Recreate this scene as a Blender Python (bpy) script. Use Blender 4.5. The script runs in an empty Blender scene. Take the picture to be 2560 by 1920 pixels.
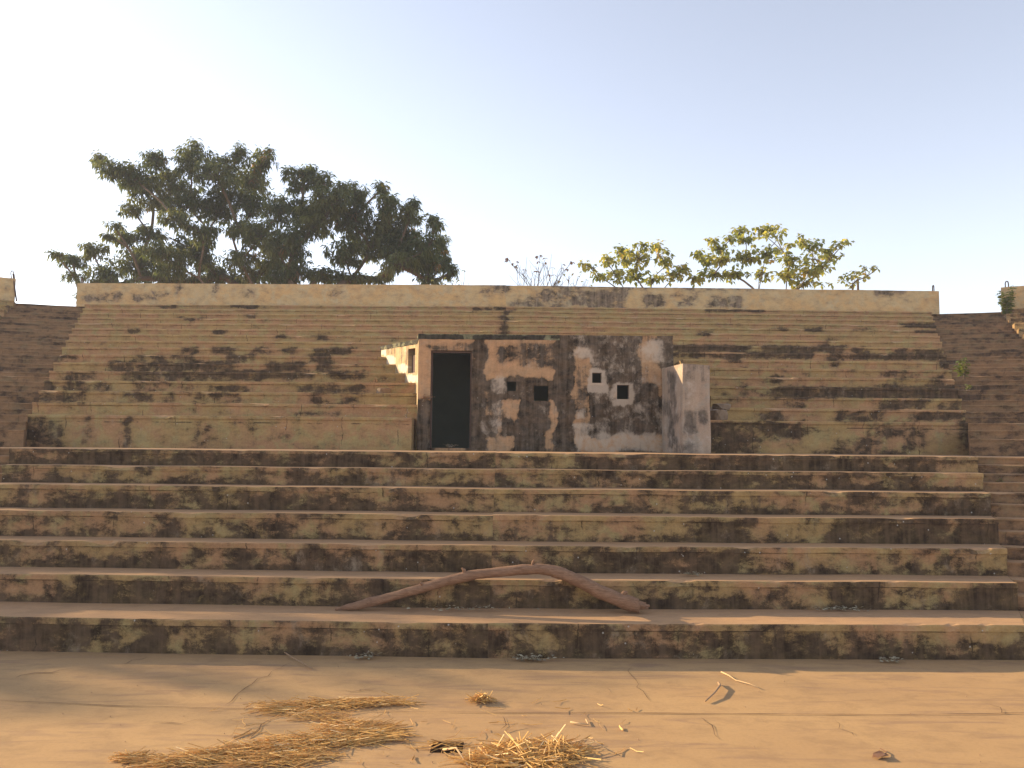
import bpy, bmesh, math, random
from mathutils import Vector, Matrix, noise as mn
random.seed(7)
S = bpy.context.scene
COL = S.collection
R = math.radians

# ------------------------------------------------------------------ camera model
W, HH, F = 2560.0, 1920.0, 1991.0
PITCH, ROLL, H = R(4.45), 0.009, 2.43
fwd = Vector((0, math.cos(PITCH), math.sin(PITCH)))
upw = Vector((0, -math.sin(PITCH), math.cos(PITCH)))
xw = Vector((1, 0, 0))
rgt = xw * math.cos(ROLL) + upw * math.sin(ROLL)
upc = upw * math.cos(ROLL) - xw * math.sin(ROLL)
CAM = Vector((0, 0, H))
def ray(px, py):
    return fwd + rgt * ((px - W / 2) / F) + upc * ((HH / 2 - py) / F)
def P(px, py, Y):                    # photo pixel + distance -> point
    d = ray(px, py); return CAM + d * (Y / d.y)
def G(px, py, z=0.0):                # photo pixel on a level surface
    d = ray(px, py); return CAM + d * ((z - H) / d.z)
def proj(p):
    q = p - CAM; w = q.dot(fwd)
    return (W / 2 + F * q.dot(rgt) / w, HH / 2 - F * q.dot(upc) / w)
K = 2560 / 2212.0

# ------------------------------------------------------------------ object helpers
def obj(name, verts, faces, mats, parent=None, smooth=False, mi=None, uvs=None, attrs=None):
    me = bpy.data.meshes.new(name)
    me.from_pydata([tuple(v) for v in verts], [], faces)
    for m in (mats if isinstance(mats, (list, tuple)) else [mats]): me.materials.append(m)
    if mi is not None: me.polygons.foreach_set('material_index', mi)
    if smooth: me.polygons.foreach_set('use_smooth', [True] * len(me.polygons))
    if uvs is not None:
        l = me.uv_layers.new(name='UVMap')
        flat = []
        for p in me.polygons:
            for vi in p.vertices: flat += list(uvs[vi])
        l.data.foreach_set('uv', flat)
    for k, v in (attrs or {}).items():
        a = me.attributes.new(k, 'FLOAT', 'POINT'); a.data.foreach_set('value', v)
    me.update()
    o = bpy.data.objects.new(name, me); COL.objects.link(o)
    if parent is not None:
        o.parent = parent
        o.location = -parent.location
    return o
def tag(o, label, cat, group=None):
    o['label'] = label; o['category'] = cat
    if group: o['group'] = group
    return o
def struct(o, kind='structure'):
    o['kind'] = kind; return o
def thing(name, label, cat, loc=(0, 0, 0), group=None):
    o = bpy.data.objects.new(name, None); COL.objects.link(o); o.location = loc
    o.empty_display_size = 0.2
    return tag(o, label, cat, group)

class MB:
    def __init__(s): s.v = []; s.f = []; s.a = []
    def quad(s, a, b, c, d, t=0.0):
        n = len(s.v); s.v += [a, b, c, d]; s.a += [t] * 4; s.f.append((n, n + 1, n + 2, n + 3))
    def hexa(s, c8):                  # 4 bottom then 4 top, counter-clockwise
        n = len(s.v); s.v += c8; s.a += [0] * 8
        for f in ((3, 2, 1, 0), (4, 5, 6, 7), (0, 1, 5, 4), (1, 2, 6, 5), (2, 3, 7, 6), (3, 0, 4, 7)):
            s.f.append(tuple(n + i for i in f))
    def tube(s, pts, rad, n=6, t=0.0, cap=True):
        pts = [Vector(p) for p in pts]
        base = len(s.v); prev = None
        for i, p in enumerate(pts):
            d = (pts[min(i + 1, len(pts) - 1)] - pts[max(i - 1, 0)])
            if d.length < 1e-6: d = Vector((0, 0, 1))
            d.normalize()
            if prev is None:
                prev = d.cross(Vector((0.31, 0.2, 1))); 
                if prev.length < .01: prev = d.cross(Vector((1, 0, 0)))
            u = (prev - d * prev.dot(d))
            if u.length < 1e-5: u = d.orthogonal()
            u.normalize(); w = d.cross(u); prev = u
            r = rad[i] if isinstance(rad, (list, tuple)) else rad
            for k in range(n):
                a = 2 * math.pi * k / n
                s.v.append(p + u * (math.cos(a) * r) + w * (math.sin(a) * r)); s.a.append(t)
        for i in range(len(pts) - 1):
            for k in range(n):
                a = base + i * n + k; b = base + i * n + (k + 1) % n
                s.f.append((a, b, b + n, a + n))
        if cap:
            s.f.append(tuple(base + k for k in range(n - 1, -1, -1)))
            e = base + (len(pts) - 1) * n
            s.f.append(tuple(e + k for k in range(n)))
    def leaf(s, base, d, L, wd, t, droop=.35, cup=0.0):
        d = d.normalized(); side = d.cross(Vector((0, 0, 1)))
        if side.length < .05: side = Vector((1, 0, 0))
        side.normalize()
        tw = random.uniform(-.6, .6); up = side.cross(d)
        side = (side * math.cos(tw) + up * math.sin(tw))
        m = base + d * (L * .5); e = m + (d + Vector((0, 0, -droop))).normalized() * (L * .5)
        n = len(s.v)
        s.v += [base, m + side * wd * .5, e, m - side * wd * .5]; s.a += [t] * 4
        s.f.append((n, n + 1, n + 2, n + 3))
    def build(s, name, mat, parent=None, smooth=False, attr=None):
        return obj(name, s.v, s.f, mat, parent, smooth, attrs={attr: s.a} if attr else None)

# ------------------------------------------------------------------ materials
class NT:
    def __init__(s, name):
        s.m = bpy.data.materials.new(name); s.m.use_nodes = True
        s.t = s.m.node_tree; s.n = s.t.nodes; s.l = s.t.links
        s.n.clear()
        s.out = s.n.new('ShaderNodeOutputMaterial')
    def new(s, ty, **kw):
        n = s.n.new(ty)
        for k, v in kw.items(): setattr(n, k, v)
        return n
    def set(s, sock, v):
        if isinstance(v, bpy.types.NodeSocket): s.l.new(v, sock)
        else: sock.default_value = v
    def math(s, op, a, b=None, c=None, clamp=False):
        n = s.new('ShaderNodeMath', operation=op, use_clamp=clamp)
        s.set(n.inputs[0], a)
        if b is not None: s.set(n.inputs[1], b)
        if c is not None: s.set(n.inputs[2], c)
        return n.outputs[0]
    def mix(s, f, a, b, mode='MIX'):
        n = s.new('ShaderNodeMix', data_type='RGBA', blend_type=mode)
        s.set(n.inputs[0], f)
        for i, v in ((6, a), (7, b)):
            if not isinstance(v, bpy.types.NodeSocket) and len(v) == 3: v = (*v, 1)
            s.set(n.inputs[i], v)
        return n.outputs[2]
    def ss(s, x, lo, hi):
        n = s.new('ShaderNodeMapRange', interpolation_type='SMOOTHSTEP')
        s.set(n.inputs[0], x); n.inputs[1].default_value = lo; n.inputs[2].default_value = hi
        return n.outputs[0]
    def vec(s, v, sc=(1, 1, 1), off=(0, 0, 0)):
        n = s.new('ShaderNodeMapping'); s.l.new(v, n.inputs[0])
        n.inputs['Scale'].default_value = sc; n.inputs['Location'].default_value = off
        return n.outputs[0]
    def noise(s, v, scale, detail=4, rough=.55, dist=0.0):
        n = s.new('ShaderNodeTexNoise'); s.l.new(v, n.inputs['Vector'])
        n.inputs['Scale'].default_value = scale; n.inputs['Detail'].default_value = detail
        n.inputs['Roughness'].default_value = rough; n.inputs['Distortion'].default_value = dist
        return n.outputs[0]
    def attr(s, name):
        return s.new('ShaderNodeAttribute', attribute_name=name).outputs['Fac']
    def uv(s): return s.new('ShaderNodeTexCoord').outputs['UV']
    def objc(s): return s.new('ShaderNodeTexCoord').outputs['Object']
    def pos(s): return s.new('ShaderNodeNewGeometry').outputs['Position']
    def bsdf(s, col, rough=.9, bump=None, bstr=.3, bdist=.01, spec=.15):
        b = s.new('ShaderNodeBsdfPrincipled')
        if not isinstance(col, bpy.types.NodeSocket) and len(col) == 3: col = (*col, 1)
        s.set(b.inputs['Base Color'], col); s.set(b.inputs['Roughness'], rough)
        b.inputs['Specular IOR Level'].default_value = spec
        if bump is not None:
            n = s.new('ShaderNodeBump'); n.inputs['Strength'].default_value = bstr
            n.inputs['Distance'].default_value = bdist
            s.l.new(bump, n.inputs['Height']); s.l.new(n.outputs[0], b.inputs['Normal'])
        s.l.new(b.outputs[0], s.out.inputs[0]); return s.m

def stained(name, a, b, c, dark, pale, scale=1.0, dk=1.0, joints=0.0, jw=.62, jh=.3, streak=.25, lo=.475, hi=.595, speck=.0, foot=0.0, grey=None):
    t = NT(name); uv = t.uv()
    big = t.noise(uv, .9 * scale, 4, .6, .6)
    med = t.noise(t.vec(uv, (1, 1, 1), (31, 7, 0)), 2.6 * scale, 6, .65, .4)
    fine = t.noise(uv, 26 * scale, 6, .7)
    grain = t.noise(t.vec(uv, (1, 1, 1), (2, 4, 0)), 70 * scale, 3, .65)
    base = t.mix(t.ss(big, .40, .60), a, b)
    base = t.mix(t.ss(med, .48, .64), base, c)
    base = t.mix(t.math('MULTIPLY', t.ss(fine, .35, .75), .45), base, t.mix(1.0, base, (.62, .56, .50), 'MULTIPLY'))
    # lichen / mould: cloudy patches, runs, ragged granular edges
    n2 = t.noise(t.vec(uv, (.78, 1.25, 1), (3, 11, 0)), 3.4 * scale, 11, .70, .25)
    st = t.noise(t.vec(uv, (9, .55, 1), (9, 2, 0)), 1.0 * scale, 6, .65, .25)
    m = t.math('ADD', t.math('MULTIPLY', n2, 1 - streak), t.math('MULTIPLY', st, streak))
    m = t.math('ADD', m, t.math('MULTIPLY', t.math('SUBTRACT', grain, .5), .16))
    d = t.math('MULTIPLY', t.math('SUBTRACT', t.attr('dark'), .5), dk * .34)
    mm = t.math('ADD', m, d)
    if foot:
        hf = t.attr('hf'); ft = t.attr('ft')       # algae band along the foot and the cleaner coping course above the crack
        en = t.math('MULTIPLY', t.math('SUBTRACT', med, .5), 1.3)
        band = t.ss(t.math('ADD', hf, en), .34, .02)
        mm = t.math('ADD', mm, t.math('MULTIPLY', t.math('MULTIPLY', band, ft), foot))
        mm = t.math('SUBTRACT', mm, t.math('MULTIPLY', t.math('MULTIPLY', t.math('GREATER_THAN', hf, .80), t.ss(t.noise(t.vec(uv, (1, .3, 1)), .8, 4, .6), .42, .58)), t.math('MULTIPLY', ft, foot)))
    mask = t.ss(mm, lo, hi)
    soft = t.ss(mm, lo - .20, hi)
    tone = t.math('ADD', t.math('MULTIPLY', st, .55), t.math('MULTIPLY', t.noise(uv, 5.5, 6, .7), .45))
    sh = t.mix(t.ss(tone, .38, .62), tuple(x * .52 for x in dark), tuple(min(1, x * 2.1) for x in (grey or dark)))
    col = t.mix(t.math('MULTIPLY', soft, .48), base, sh)
    col = t.mix(t.math('MULTIPLY', mask, t.math('ADD', .76, t.math('MULTIPLY', t.ss(n2, .40, .62), .22))), col, sh)
    # bare / pale patches
    pn = t.noise(t.vec(uv, (1, .7, 1), (17, 5, 0)), 4.2 * scale, 10, .72, .3)
    pz = t.math('ADD', t.math('ADD', pn, t.math('MULTIPLY', t.math('SUBTRACT', grain, .5), .14)), t.math('MULTIPLY', t.math('SUBTRACT', t.attr('pale'), .5), .42))
    col = t.mix(t.math('MULTIPLY', t.ss(pz, .44, .72), .80), col, t.mix(tone, tuple(x * .62 for x in pale), pale))
    if joints:
        br = t.new('ShaderNodeTexBrick', offset=.5)
        wobn = t.noise(uv, 3.0, 5, .65)
        cv = t.new('ShaderNodeCombineXYZ')
        t.l.new(t.math('MULTIPLY', t.math('SUBTRACT', wobn, .5), .16), cv.inputs[0])
        t.l.new(t.math('MULTIPLY', t.math('SUBTRACT', wobn, .5), .04), cv.inputs[1])
        va = t.new('ShaderNodeVectorMath', operation='ADD'); t.l.new(uv, va.inputs[0]); t.l.new(cv.outputs[0], va.inputs[1])
        t.l.new(va.outputs[0], br.inputs['Vector'])
        br.inputs['Scale'].default_value = 1; br.inputs['Mortar Size'].default_value = .012
        br.inputs['Mortar Smooth'].default_value = .6
        br.inputs['Brick Width'].default_value = jw; br.inputs['Row Height'].default_value = jh
        jm = t.math('MULTIPLY', br.outputs['Fac'], t.ss(t.noise(uv, 2.2, 5, .7), .46, .60))
        if foot: jm = t.math('MAXIMUM', jm, t.math('MULTIPLY', t.math('MULTIPLY', t.math('GREATER_THAN', t.attr('hf'), .775), t.math('LESS_THAN', t.math('ADD', t.attr('hf'), t.math('MULTIPLY', wobn, .03)), .825)), t.ss(t.noise(uv, 1.6, 5, .7), .47, .58)))  # coping crack; upper tiers also get it as painted shade under the lip
        col = t.mix(t.math('MULTIPLY', jm, joints), col, tuple(x * .7 for x in dark))
    if speck:
        vo = t.new('ShaderNodeTexVoronoi'); t.l.new(uv, vo.inputs['Vector']); vo.inputs['Scale'].default_value = 7
        sp = t.math('MULTIPLY', t.math('LESS_THAN', vo.outputs['Distance'], .075), t.math('GREATER_THAN', t.noise(uv, 1.7, 3), .52))
        col = t.mix(t.math('MULTIPLY', sp, speck), col, (.42, .40, .36))
    h = t.math('ADD', t.math('MULTIPLY', fine, .6), t.math('ADD', t.math('MULTIPLY', n2, .8), t.math('MULTIPLY', mask, -.35)))
    return t.bsdf(col, .93, h, .55, .012, .1)

M = {}
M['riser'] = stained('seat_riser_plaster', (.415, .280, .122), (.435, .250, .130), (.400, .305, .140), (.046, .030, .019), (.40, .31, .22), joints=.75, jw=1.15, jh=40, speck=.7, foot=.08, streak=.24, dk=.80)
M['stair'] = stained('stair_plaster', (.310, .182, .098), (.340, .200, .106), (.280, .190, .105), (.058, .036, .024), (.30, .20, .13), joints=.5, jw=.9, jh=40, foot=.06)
M['parapet'] = stained('parapet_plaster', (.60, .43, .225), (.62, .40, .185), (.58, .44, .25), (.115, .084, .060), (.55, .45, .29), streak=.12, lo=.49, hi=.62, dk=.9)
M['booth'] = stained('booth_plaster', (.52, .32, .175), (.54, .31, .165), (.46, .30, .18), (.024, .018, .013), (.62, .50, .39), streak=.46, joints=.25, jw=.9, jh=40, speck=.5, dk=1.6, grey=(.050, .039, .030))
M['side'] = stained('booth_side_plaster', (.62, .50, .30), (.60, .44, .24), (.52, .42, .27), (.12, .085, .055), (.78, .72, .62), streak=.6)
M['slab'] = stained('roof_slab_edge', (.26, .25, .15), (.25, .245, .15), (.27, .25, .14), (.022, .018, .016), (.4, .4, .33), streak=.1, lo=.45, hi=.47)
M['pier'] = stained('pier_plaster', (.42, .32, .24), (.45, .325, .24), (.38, .32, .26), (.085, .068, .055), (.66, .56, .48), streak=.6, lo=.50, hi=.68)

def dusty(name, a, b, c, st):
    t = NT(name); p = t.pos()
    big = t.noise(t.vec(p, (.5, 1.1, 1)), .7, 5, .6, .5)
    drag = t.noise(t.vec(p, (.8, 4.5, 1), (5, 3, 0)), 1.1, 6, .62, .8)
    fine = t.noise(p, 30, 6, .7)
    grain = t.noise(p, 140, 3, .6)
    col = t.mix(t.ss(big, .36, .64), a, b)
    mot = t.noise(t.vec(p, (1, 1.6, 1), (8, 1, 0)), 2.4, 7, .68, .4)
    col = t.mix(t.math('MULTIPLY', t.ss(mot, .46, .66), .34), col, tuple(x * .72 for x in c))
    col = t.mix(t.math('MULTIPLY', t.ss(drag, .50, .68), st), col, c)
    col = t.mix(t.math('MULTIPLY', t.ss(fine, .42, .75), .28), col, tuple(x * .62 for x in a))
    col = t.mix(t.math('MULTIPLY', t.ss(grain, .56, .72), .22), col, tuple(x * .55 for x in a))
    h = t.math('ADD', t.math('MULTIPLY', fine, .5), t.math('ADD', t.math('MULTIPLY', drag, .4), t.math('MULTIPLY', grain, .15)))
    return t.bsdf(col, .95, h, .30, .008, .1)
M['ground'] = dusty('dusty_concrete', (.405, .252, .124), (.440, .278, .134), (.300, .188, .110), .85)
M['tread'] = dusty('dusty_tread', (.430, .260, .140), (.460, .275, .142), (.335, .210, .125), .5)
def plain(name, col, var=.5, sc=12, rough=.85, bstr=.4, bd=.01):
    t = NT(name); p = t.objc()
    n = t.noise(p, sc, 6, .65)
    c = t.mix(n, tuple(x * (1 - var) for x in col), tuple(min(1, x * (1 + var)) for x in col))
    return t.bsdf(c, rough, n, bstr, bd)
M['earth'] = plain('earth', (.30, .20, .12), .35, .8)
M['crack'] = plain('crack_dirt', (.10, .062, .042), .4, 20)
M['iron'] = plain('rusty_iron', (.10, .062, .05), .4, 30)
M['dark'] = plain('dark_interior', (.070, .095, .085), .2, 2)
M['rubble'] = plain('broken_concrete', (.22, .155, .105), .4, 9, bstr=.8, bd=.03)
M['wood'] = None
def barkmat(name, a, b, sc=(30, 30, 30)):
    t = NT(name); p = t.objc()
    n = t.noise(t.vec(p, sc), 1, 7, .7, .4); n2 = t.noise(p, 3, 4, .6)
    c = t.mix(t.ss(n, .3, .7), a, b); c = t.mix(t.math('MULTIPLY', n2, .5), c, tuple(x * .6 for x in a))
    return t.bsdf(c, .85, n, .6, .012)
M['wood'] = barkmat('branch_bark', (.195, .105, .062), (.360, .215, .135), (9, 60, 60))
M['bark'] = barkmat('tree_bark', (.12, .085, .06), (.22, .16, .11))
M['twig'] = barkmat('twig_bark', (.15, .11, .08), (.26, .19, .14))
def leafmat(name, lo, hi, odd, trans=.35, rough=.5):
    t = NT(name); a = t.attr('tint')
    c = t.mix(t.ss(a, 0, .85), lo, hi)
    c = t.mix(t.math('GREATER_THAN', a, .93), c, odd)
    b = t.new('ShaderNodeBsdfPrincipled'); t.l.new(c, b.inputs['Base Color']); b.inputs['Roughness'].default_value = rough
    b.inputs['Specular IOR Level'].default_value = .35
    tr = t.new('ShaderNodeBsdfTranslucent')
    t.l.new(t.mix(1.0, c, (1.5, 1.35, .7), 'MULTIPLY'), tr.inputs[0])
    mx = t.new('ShaderNodeMixShader'); mx.inputs[0].default_value = trans
    t.l.new(b.outputs[0], mx.inputs[1]); t.l.new(tr.outputs[0], mx.inputs[2]); t.l.new(mx.outputs[0], t.out.inputs[0])
    return t.m
M['leaf'] = leafmat('tree_leaf', (.062, .090, .036), (.165, .185, .080), (.22, .14, .06), .42)
M['shrub'] = leafmat('shrub_leaf', (.180, .220, .065), (.380, .370, .120), (.42, .32, .08), .5)
M['dry'] = leafmat('dry_leaf', (.22, .115, .065), (.32, .18, .10), (.3, .2, .1), .2)
M['weed'] = leafmat('weed_leaf', (.08, .12, .03), (.17, .20, .055), (.3, .24, .1), .35)
M['litter'] = leafmat('leaf_litter', (.22, .18, .12), (.42, .38, .27), (.14, .09, .05), .1, .8)
M['straw'] = leafmat('straw', (.46, .26, .075), (.76, .50, .17), (.90, .74, .42), .2, .5)
M['stick'] = plain('dry_stick', (.34, .22, .13), .3, 20)
M['palestick'] = plain('pale_stick', (.56, .38, .21), .25, 20)

# ------------------------------------------------------------------ stains seen on the walls (photo coordinates)
DARK = []; PALE = []
def st(lst, ox, oy, sc, items):
    for it in items:
        x0, y0, x1, y1, v = it
        lst.append((ox + x0 / sc, oy + y0 / sc, ox + x1 / sc, oy + y1 / sc, v))
def stain(lst, px, py, base, soft=14.0, vs=.5):
    v = base
    wx = mn.noise(Vector((px / 38, py / 38, 1.7))) * soft * .9 + mn.noise(Vector((px / 13, py / 13, 4.1))) * soft * .45
    wy = mn.noise(Vector((px / 38, py / 38, 8.3))) * soft * .7 + mn.noise(Vector((px / 13, py / 13, 6.6))) * soft * .35
    if vs <= .5: wy *= .12
    else:
        wx += mn.noise(Vector((px / 85, py / 85, 2.2))) * soft * .8; wy += mn.noise(Vector((px / 85, py / 85, 5.2))) * soft * .9
        wx += mn.noise(Vector((px / 6, py / 6, 3.2))) * soft * .3; wy += mn.noise(Vector((px / 6, py / 6, 9.2))) * soft * .25
    px += wx; py += wy
    for x0, y0, x1, y1, w in lst:
        dx = max(x0 - px, px - x1, 0); dy = max(y0 - py, py - y1, 0)
        if dx > soft or dy > soft * vs: continue
        k = 1 - min(1, math.hypot(dx / soft, dy / (soft * vs)))
        v = v + (w - v) * k if k > 0 else v
    return v
SEAT_D = []
st(SEAT_D, 0, 650, 2.458, [(1000, 278, 1060, 296, .9), (1420, 278, 1560, 296, .95), (1130, 352, 1220, 368, .8), (1520, 335, 1560, 350, .95),
  (1330, 436, 1370, 455, .9), (1720, 468, 1760, 486, .9), (1940, 455, 2000, 490, .75), (790, 420, 840, 448, .8),
  (1150, 535, 1210, 575, .75), (1320, 540, 1420, 578, .92), (1560, 540, 1650, 578, .75), (1760, 538, 1815, 578, .95), (1950, 540, 2005, 578, .95), (2030, 540, 2160, 578, .95),
  (350, 585, 450, 625, .75), (800, 580, 1180, 625, .62), (1420, 585, 1560, 626, .8), (1930, 585, 2030, 626, .95),
  (700, 632, 1330, 680, .93), (1340, 632, 1460, 680, .8), (1680, 632, 1860, 680, 1.0), (1980, 640, 2030, 680, .8),
  (420, 686, 560, 738, .72), (750, 686, 890, 738, .9), (890, 690, 1040, 738, .85), (1050, 686, 1200, 738, .98), (1240, 686, 1380, 738, .9), (1400, 686, 1700, 738, .95), (1750, 690, 1900, 738, .92), (2000, 690, 2212, 738, .8),
  (220, 745, 330, 803, .92), (400, 745, 520, 803, .78), (560, 760, 690, 803, .68), (850, 750, 980, 803, .75), (1300, 770, 1500, 810, .72), (1900, 770, 2212, 820, .78),
  (260, 812, 500, 875, .78), (760, 825, 940, 875, .72), (1030, 820, 1070, 875, .75), (1200, 825, 1440, 878, .72), (1920, 830, 1985, 885, .82), (2110, 840, 2180, 885, .7),
  (1840, 935, 2080, 958, .8), (2000, 890, 2040, 910, .8),
  (170, 960, 250, 1150, .74), (290, 1000, 380, 1150, .76), (520, 965, 560, 1120, .7), (1200, 980, 1270, 1160, .70), (765, 960, 785, 1160, .75), (1540, 965, 1570, 1040, .62),
  (0, 1165, 400, 1250, .80), (480, 1165, 800, 1250, 1.0), (800, 1165, 1240, 1250, .9), (1250, 1165, 1560, 1265, .8), (1560, 1170, 2212, 1270, .82),
  (0, 1250, 90, 1340, .8), (1580, 1290, 1830, 1310, .8), (1830, 1340, 2212, 1390, .85), (1000, 1340, 1200, 1370, .7), (300, 1440, 1500, 1520, .72), (1500, 1460, 2212, 1540, .85)])
st(SEAT_D, 1660, 650, 2.458, [(300, 292, 590, 318, 1.0), (1480, 388, 1670, 414, .95), (880, 415, 940, 440, .9), (720, 415, 740, 440, .85), (1190, 420, 1260, 436, .8), (1570, 430, 1740, 448, .85),
  (240, 440, 270, 470, .95), (970, 485, 990, 520, .8), (65, 520, 520, 558, 1.0), (600, 525, 1100, 565, 1.0), (1190, 540, 1250, 570, .9), (1430, 545, 1700, 573, .8),
  (65, 568, 200, 600, .85), (200, 572, 900, 602, .9), (1030, 580, 1780, 610, .9), (410, 605, 440, 635, .9), (1050, 615, 1070, 650, .85), (1690, 625, 1800, 660, .8),
  (1350, 680, 1450, 705, .75), (860, 690, 910, 706, .8), (630, 708, 695, 766, .98), (1440, 720, 1460, 775, .9), (1640, 725, 1700, 775, .75),
  (700, 780, 1860, 846, .98), (470, 770, 490, 805, .85), (600, 790, 660, 840, .75), (380, 780, 600, 840, .4), (1360, 860, 1600, 918, .9), (780, 855, 830, 910, .75), (1700, 885, 1750, 918, .8), (1800, 860, 1880, 920, .8),
  (1060, 935, 1240, 990, .8), (1280, 935, 1320, 990, .85), (1570, 935, 1900, 995, .76), (570, 930, 700, 990, .7),
  (280, 1000, 530, 1190, .92), (530, 1000, 830, 1100, .9), (480, 1095, 560, 1190, .8), (1080, 1100, 1280, 1190, .66), (1480, 1020, 1590, 1190, .74), (1810, 1000, 1930, 1190, .85), (1250, 1000, 1500, 1100, .58),
  (0, 1195, 1200, 1290, .93), (1200, 1235, 2000, 1290, .85), (1290, 1195, 1500, 1215, .9), (0, 1300, 500, 1415, .85), (1010, 1295, 1060, 1415, .95), (1400, 1300, 1480, 1415, .8), (1560, 1300, 1700, 1415, .9), (1700, 1295, 1960, 1380, .3),
  (1600, 1440, 2000, 1560, .9), (1150, 1440, 1300, 1500, .85)])
st(SEAT_D, 830, 1245, 2.458, [(500, 110, 600, 250, .9), (690, 300, 900, 460, 1.0), (370, 320, 690, 460, .78), (1500, 310, 2000, 475, .9), (820, 520, 980, 690, .95), (600, 640, 850, 700, .75), (1220, 580, 1420, 690, .88),
  (1430, 800, 1600, 960, .85), (870, 800, 980, 950, .88), (1320, 775, 1380, 800, .9), (1100, 800, 1290, 960, .7), (0, 530, 360, 700, .85)])
st(SEAT_D, 0, 1245, 2.458, [(0, 740, 480, 900, 1.05), (480, 740, 900, 800, .85), (900, 750, 980, 940, .95), (1300, 780, 1400, 900, .9), (1820, 780, 2040, 930, .85), (460, 500, 1240, 660, .86), (0, 620, 460, 670, .8), (1850, 330, 2212, 450, .85), (980, 290, 1000, 420, .95), (390, 390, 960, 430, .8)])
st(SEAT_D, 1660, 1245, 2.458, [(1050, 130, 2080, 280, .95), (200, 140, 500, 270, .9), (0, 320, 480, 480, .88), (1830, 540, 2212, 700, 1.0), (1080, 530, 1300, 700, .9), (0, 650, 600, 710, .85), (40, 800, 240, 950, .85), (400, 800, 440, 960, .9), (500, 880, 620, 980, .9), (1270, 910, 1420, 990, .9), (1360, 780, 2150, 890, .32), (1480, 910, 1770, 970, .85), (900, 800, 1350, 880, .6)])
st(SEAT_D, 0, 0, 1.0, [(1260, 775, 1270, 870, 1.0), (1190, 768, 1262, 776, .8)])
BOOTH_D = []; BOOTH_P = []
st(BOOTH_D, 900, 780, 2.458, [(355, 560, 430, 860, .92), (690, 150, 770, 420, .78), (690, 420, 820, 860, .90), (760, 480, 830, 640, .6), (820, 400, 1190, 560, .98), (890, 560, 1180, 860, .92),
  (1205, 140, 1300, 860, 1.15), (1300, 130, 1440, 240, .85), (1300, 240, 1420, 760, .50), (1440, 140, 1500, 390, 1.15), (1500, 130, 1740, 470, .74), (1420, 480, 1530, 760, 1.15), (1520, 545, 1720, 770, .86), (1680, 450, 1850, 740, .85), (1740, 160, 1850, 450, .40), (1850, 130, 1930, 340, .88),
  (770, 170, 1080, 400, .30), (860, 220, 960, 300, .66), (990, 190, 1040, 330, .72), (1080, 170, 1190, 350, .62), (1090, 350, 1200, 400, .3), (690, 150, 1230, 172, .3),
  (360, 170, 690, 230, .28), (420, 205, 690, 235, .6), (360, 230, 430, 520, .24), (1590, 835, 1860, 870, .9), (1310, 770, 1850, 835, .2), (790, 770, 930, 855, .28), (905, 550, 985, 655, .22), (1180, 560, 1225, 780, .24), (1170, 780, 1240, 850, .28), (1560, 140, 1600, 340, 1.3), (1640, 140, 1685, 450, 1.3), (1228, 140, 1290, 860, 1.3), (1450, 140, 1495, 400, 1.35), (1435, 500, 1520, 755, 1.35), (700, 180, 745, 860, 1.1), (1000, 560, 1060, 860, 1.2)])
st(BOOTH_P, 900, 780, 2.458, [(1290, 130, 1930, 860, .44), (760, 560, 900, 860, .42), (1340, 235, 1420, 305, .95), (1290, 300, 1400, 700, .20), (1408, 366, 1505, 486, 1.2), (1560, 452, 1672, 556, 1.15), (1535, 480, 1570, 530, .9), (1330, 750, 1860, 850, .85), (1760, 180, 1850, 300, .8), (805, 560, 860, 700, .62), (815, 410, 895, 500, .72), (1320, 590, 1360, 650, .8), (1320, 690, 1430, 750, .7), (1670, 580, 1740, 660, .65), (1840, 600, 1900, 850, .6)])
PAR_D = []
st(PAR_D, 1200, 540, 3.95, [(300, 850, 480, 885, .85), (480, 790, 620, 885, .9), (620, 780, 800, 885, .72), (800, 780, 1110, 885, .84), (1090, 730, 1450, 890, .95), (610, 692, 1010, 755, .8), (1650, 790, 1790, 885, .9), (60, 685, 265, 740, .8), (1950, 780, 2120, 880, .6), (1040, 690, 1700, 712, .7)])
st(PAR_D, 1700, 540, 3.95, [(330, 800, 600, 900, .84), (1950, 728, 2212, 772, .95), (0, 700, 900, 722, .68)])
st(PAR_D, 0, 650, 2.458, [(510, 205, 720, 250, .68), (820, 205, 1000, 240, .64), (1100, 150, 1110, 190, .8), (1315, 150, 1330, 200, .85), (1510, 180, 1540, 215, .75), (2040, 170, 2070, 250, .6)])
PIER_D = []
st(PIER_D, 1640, 870, 5.93, [(450, 980, 560, 1240, .95), (620, 960, 720, 1120, .9), (230, 350, 260, 1400, 1.1), (90, 800, 240, 960, .85), (440, 240, 800, 300, .75), (460, 300, 540, 440, .65), (300, 1450, 600, 1560, .8), (270, 980, 330, 1100, .9), (700, 240, 760, 480, .68)])

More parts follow.
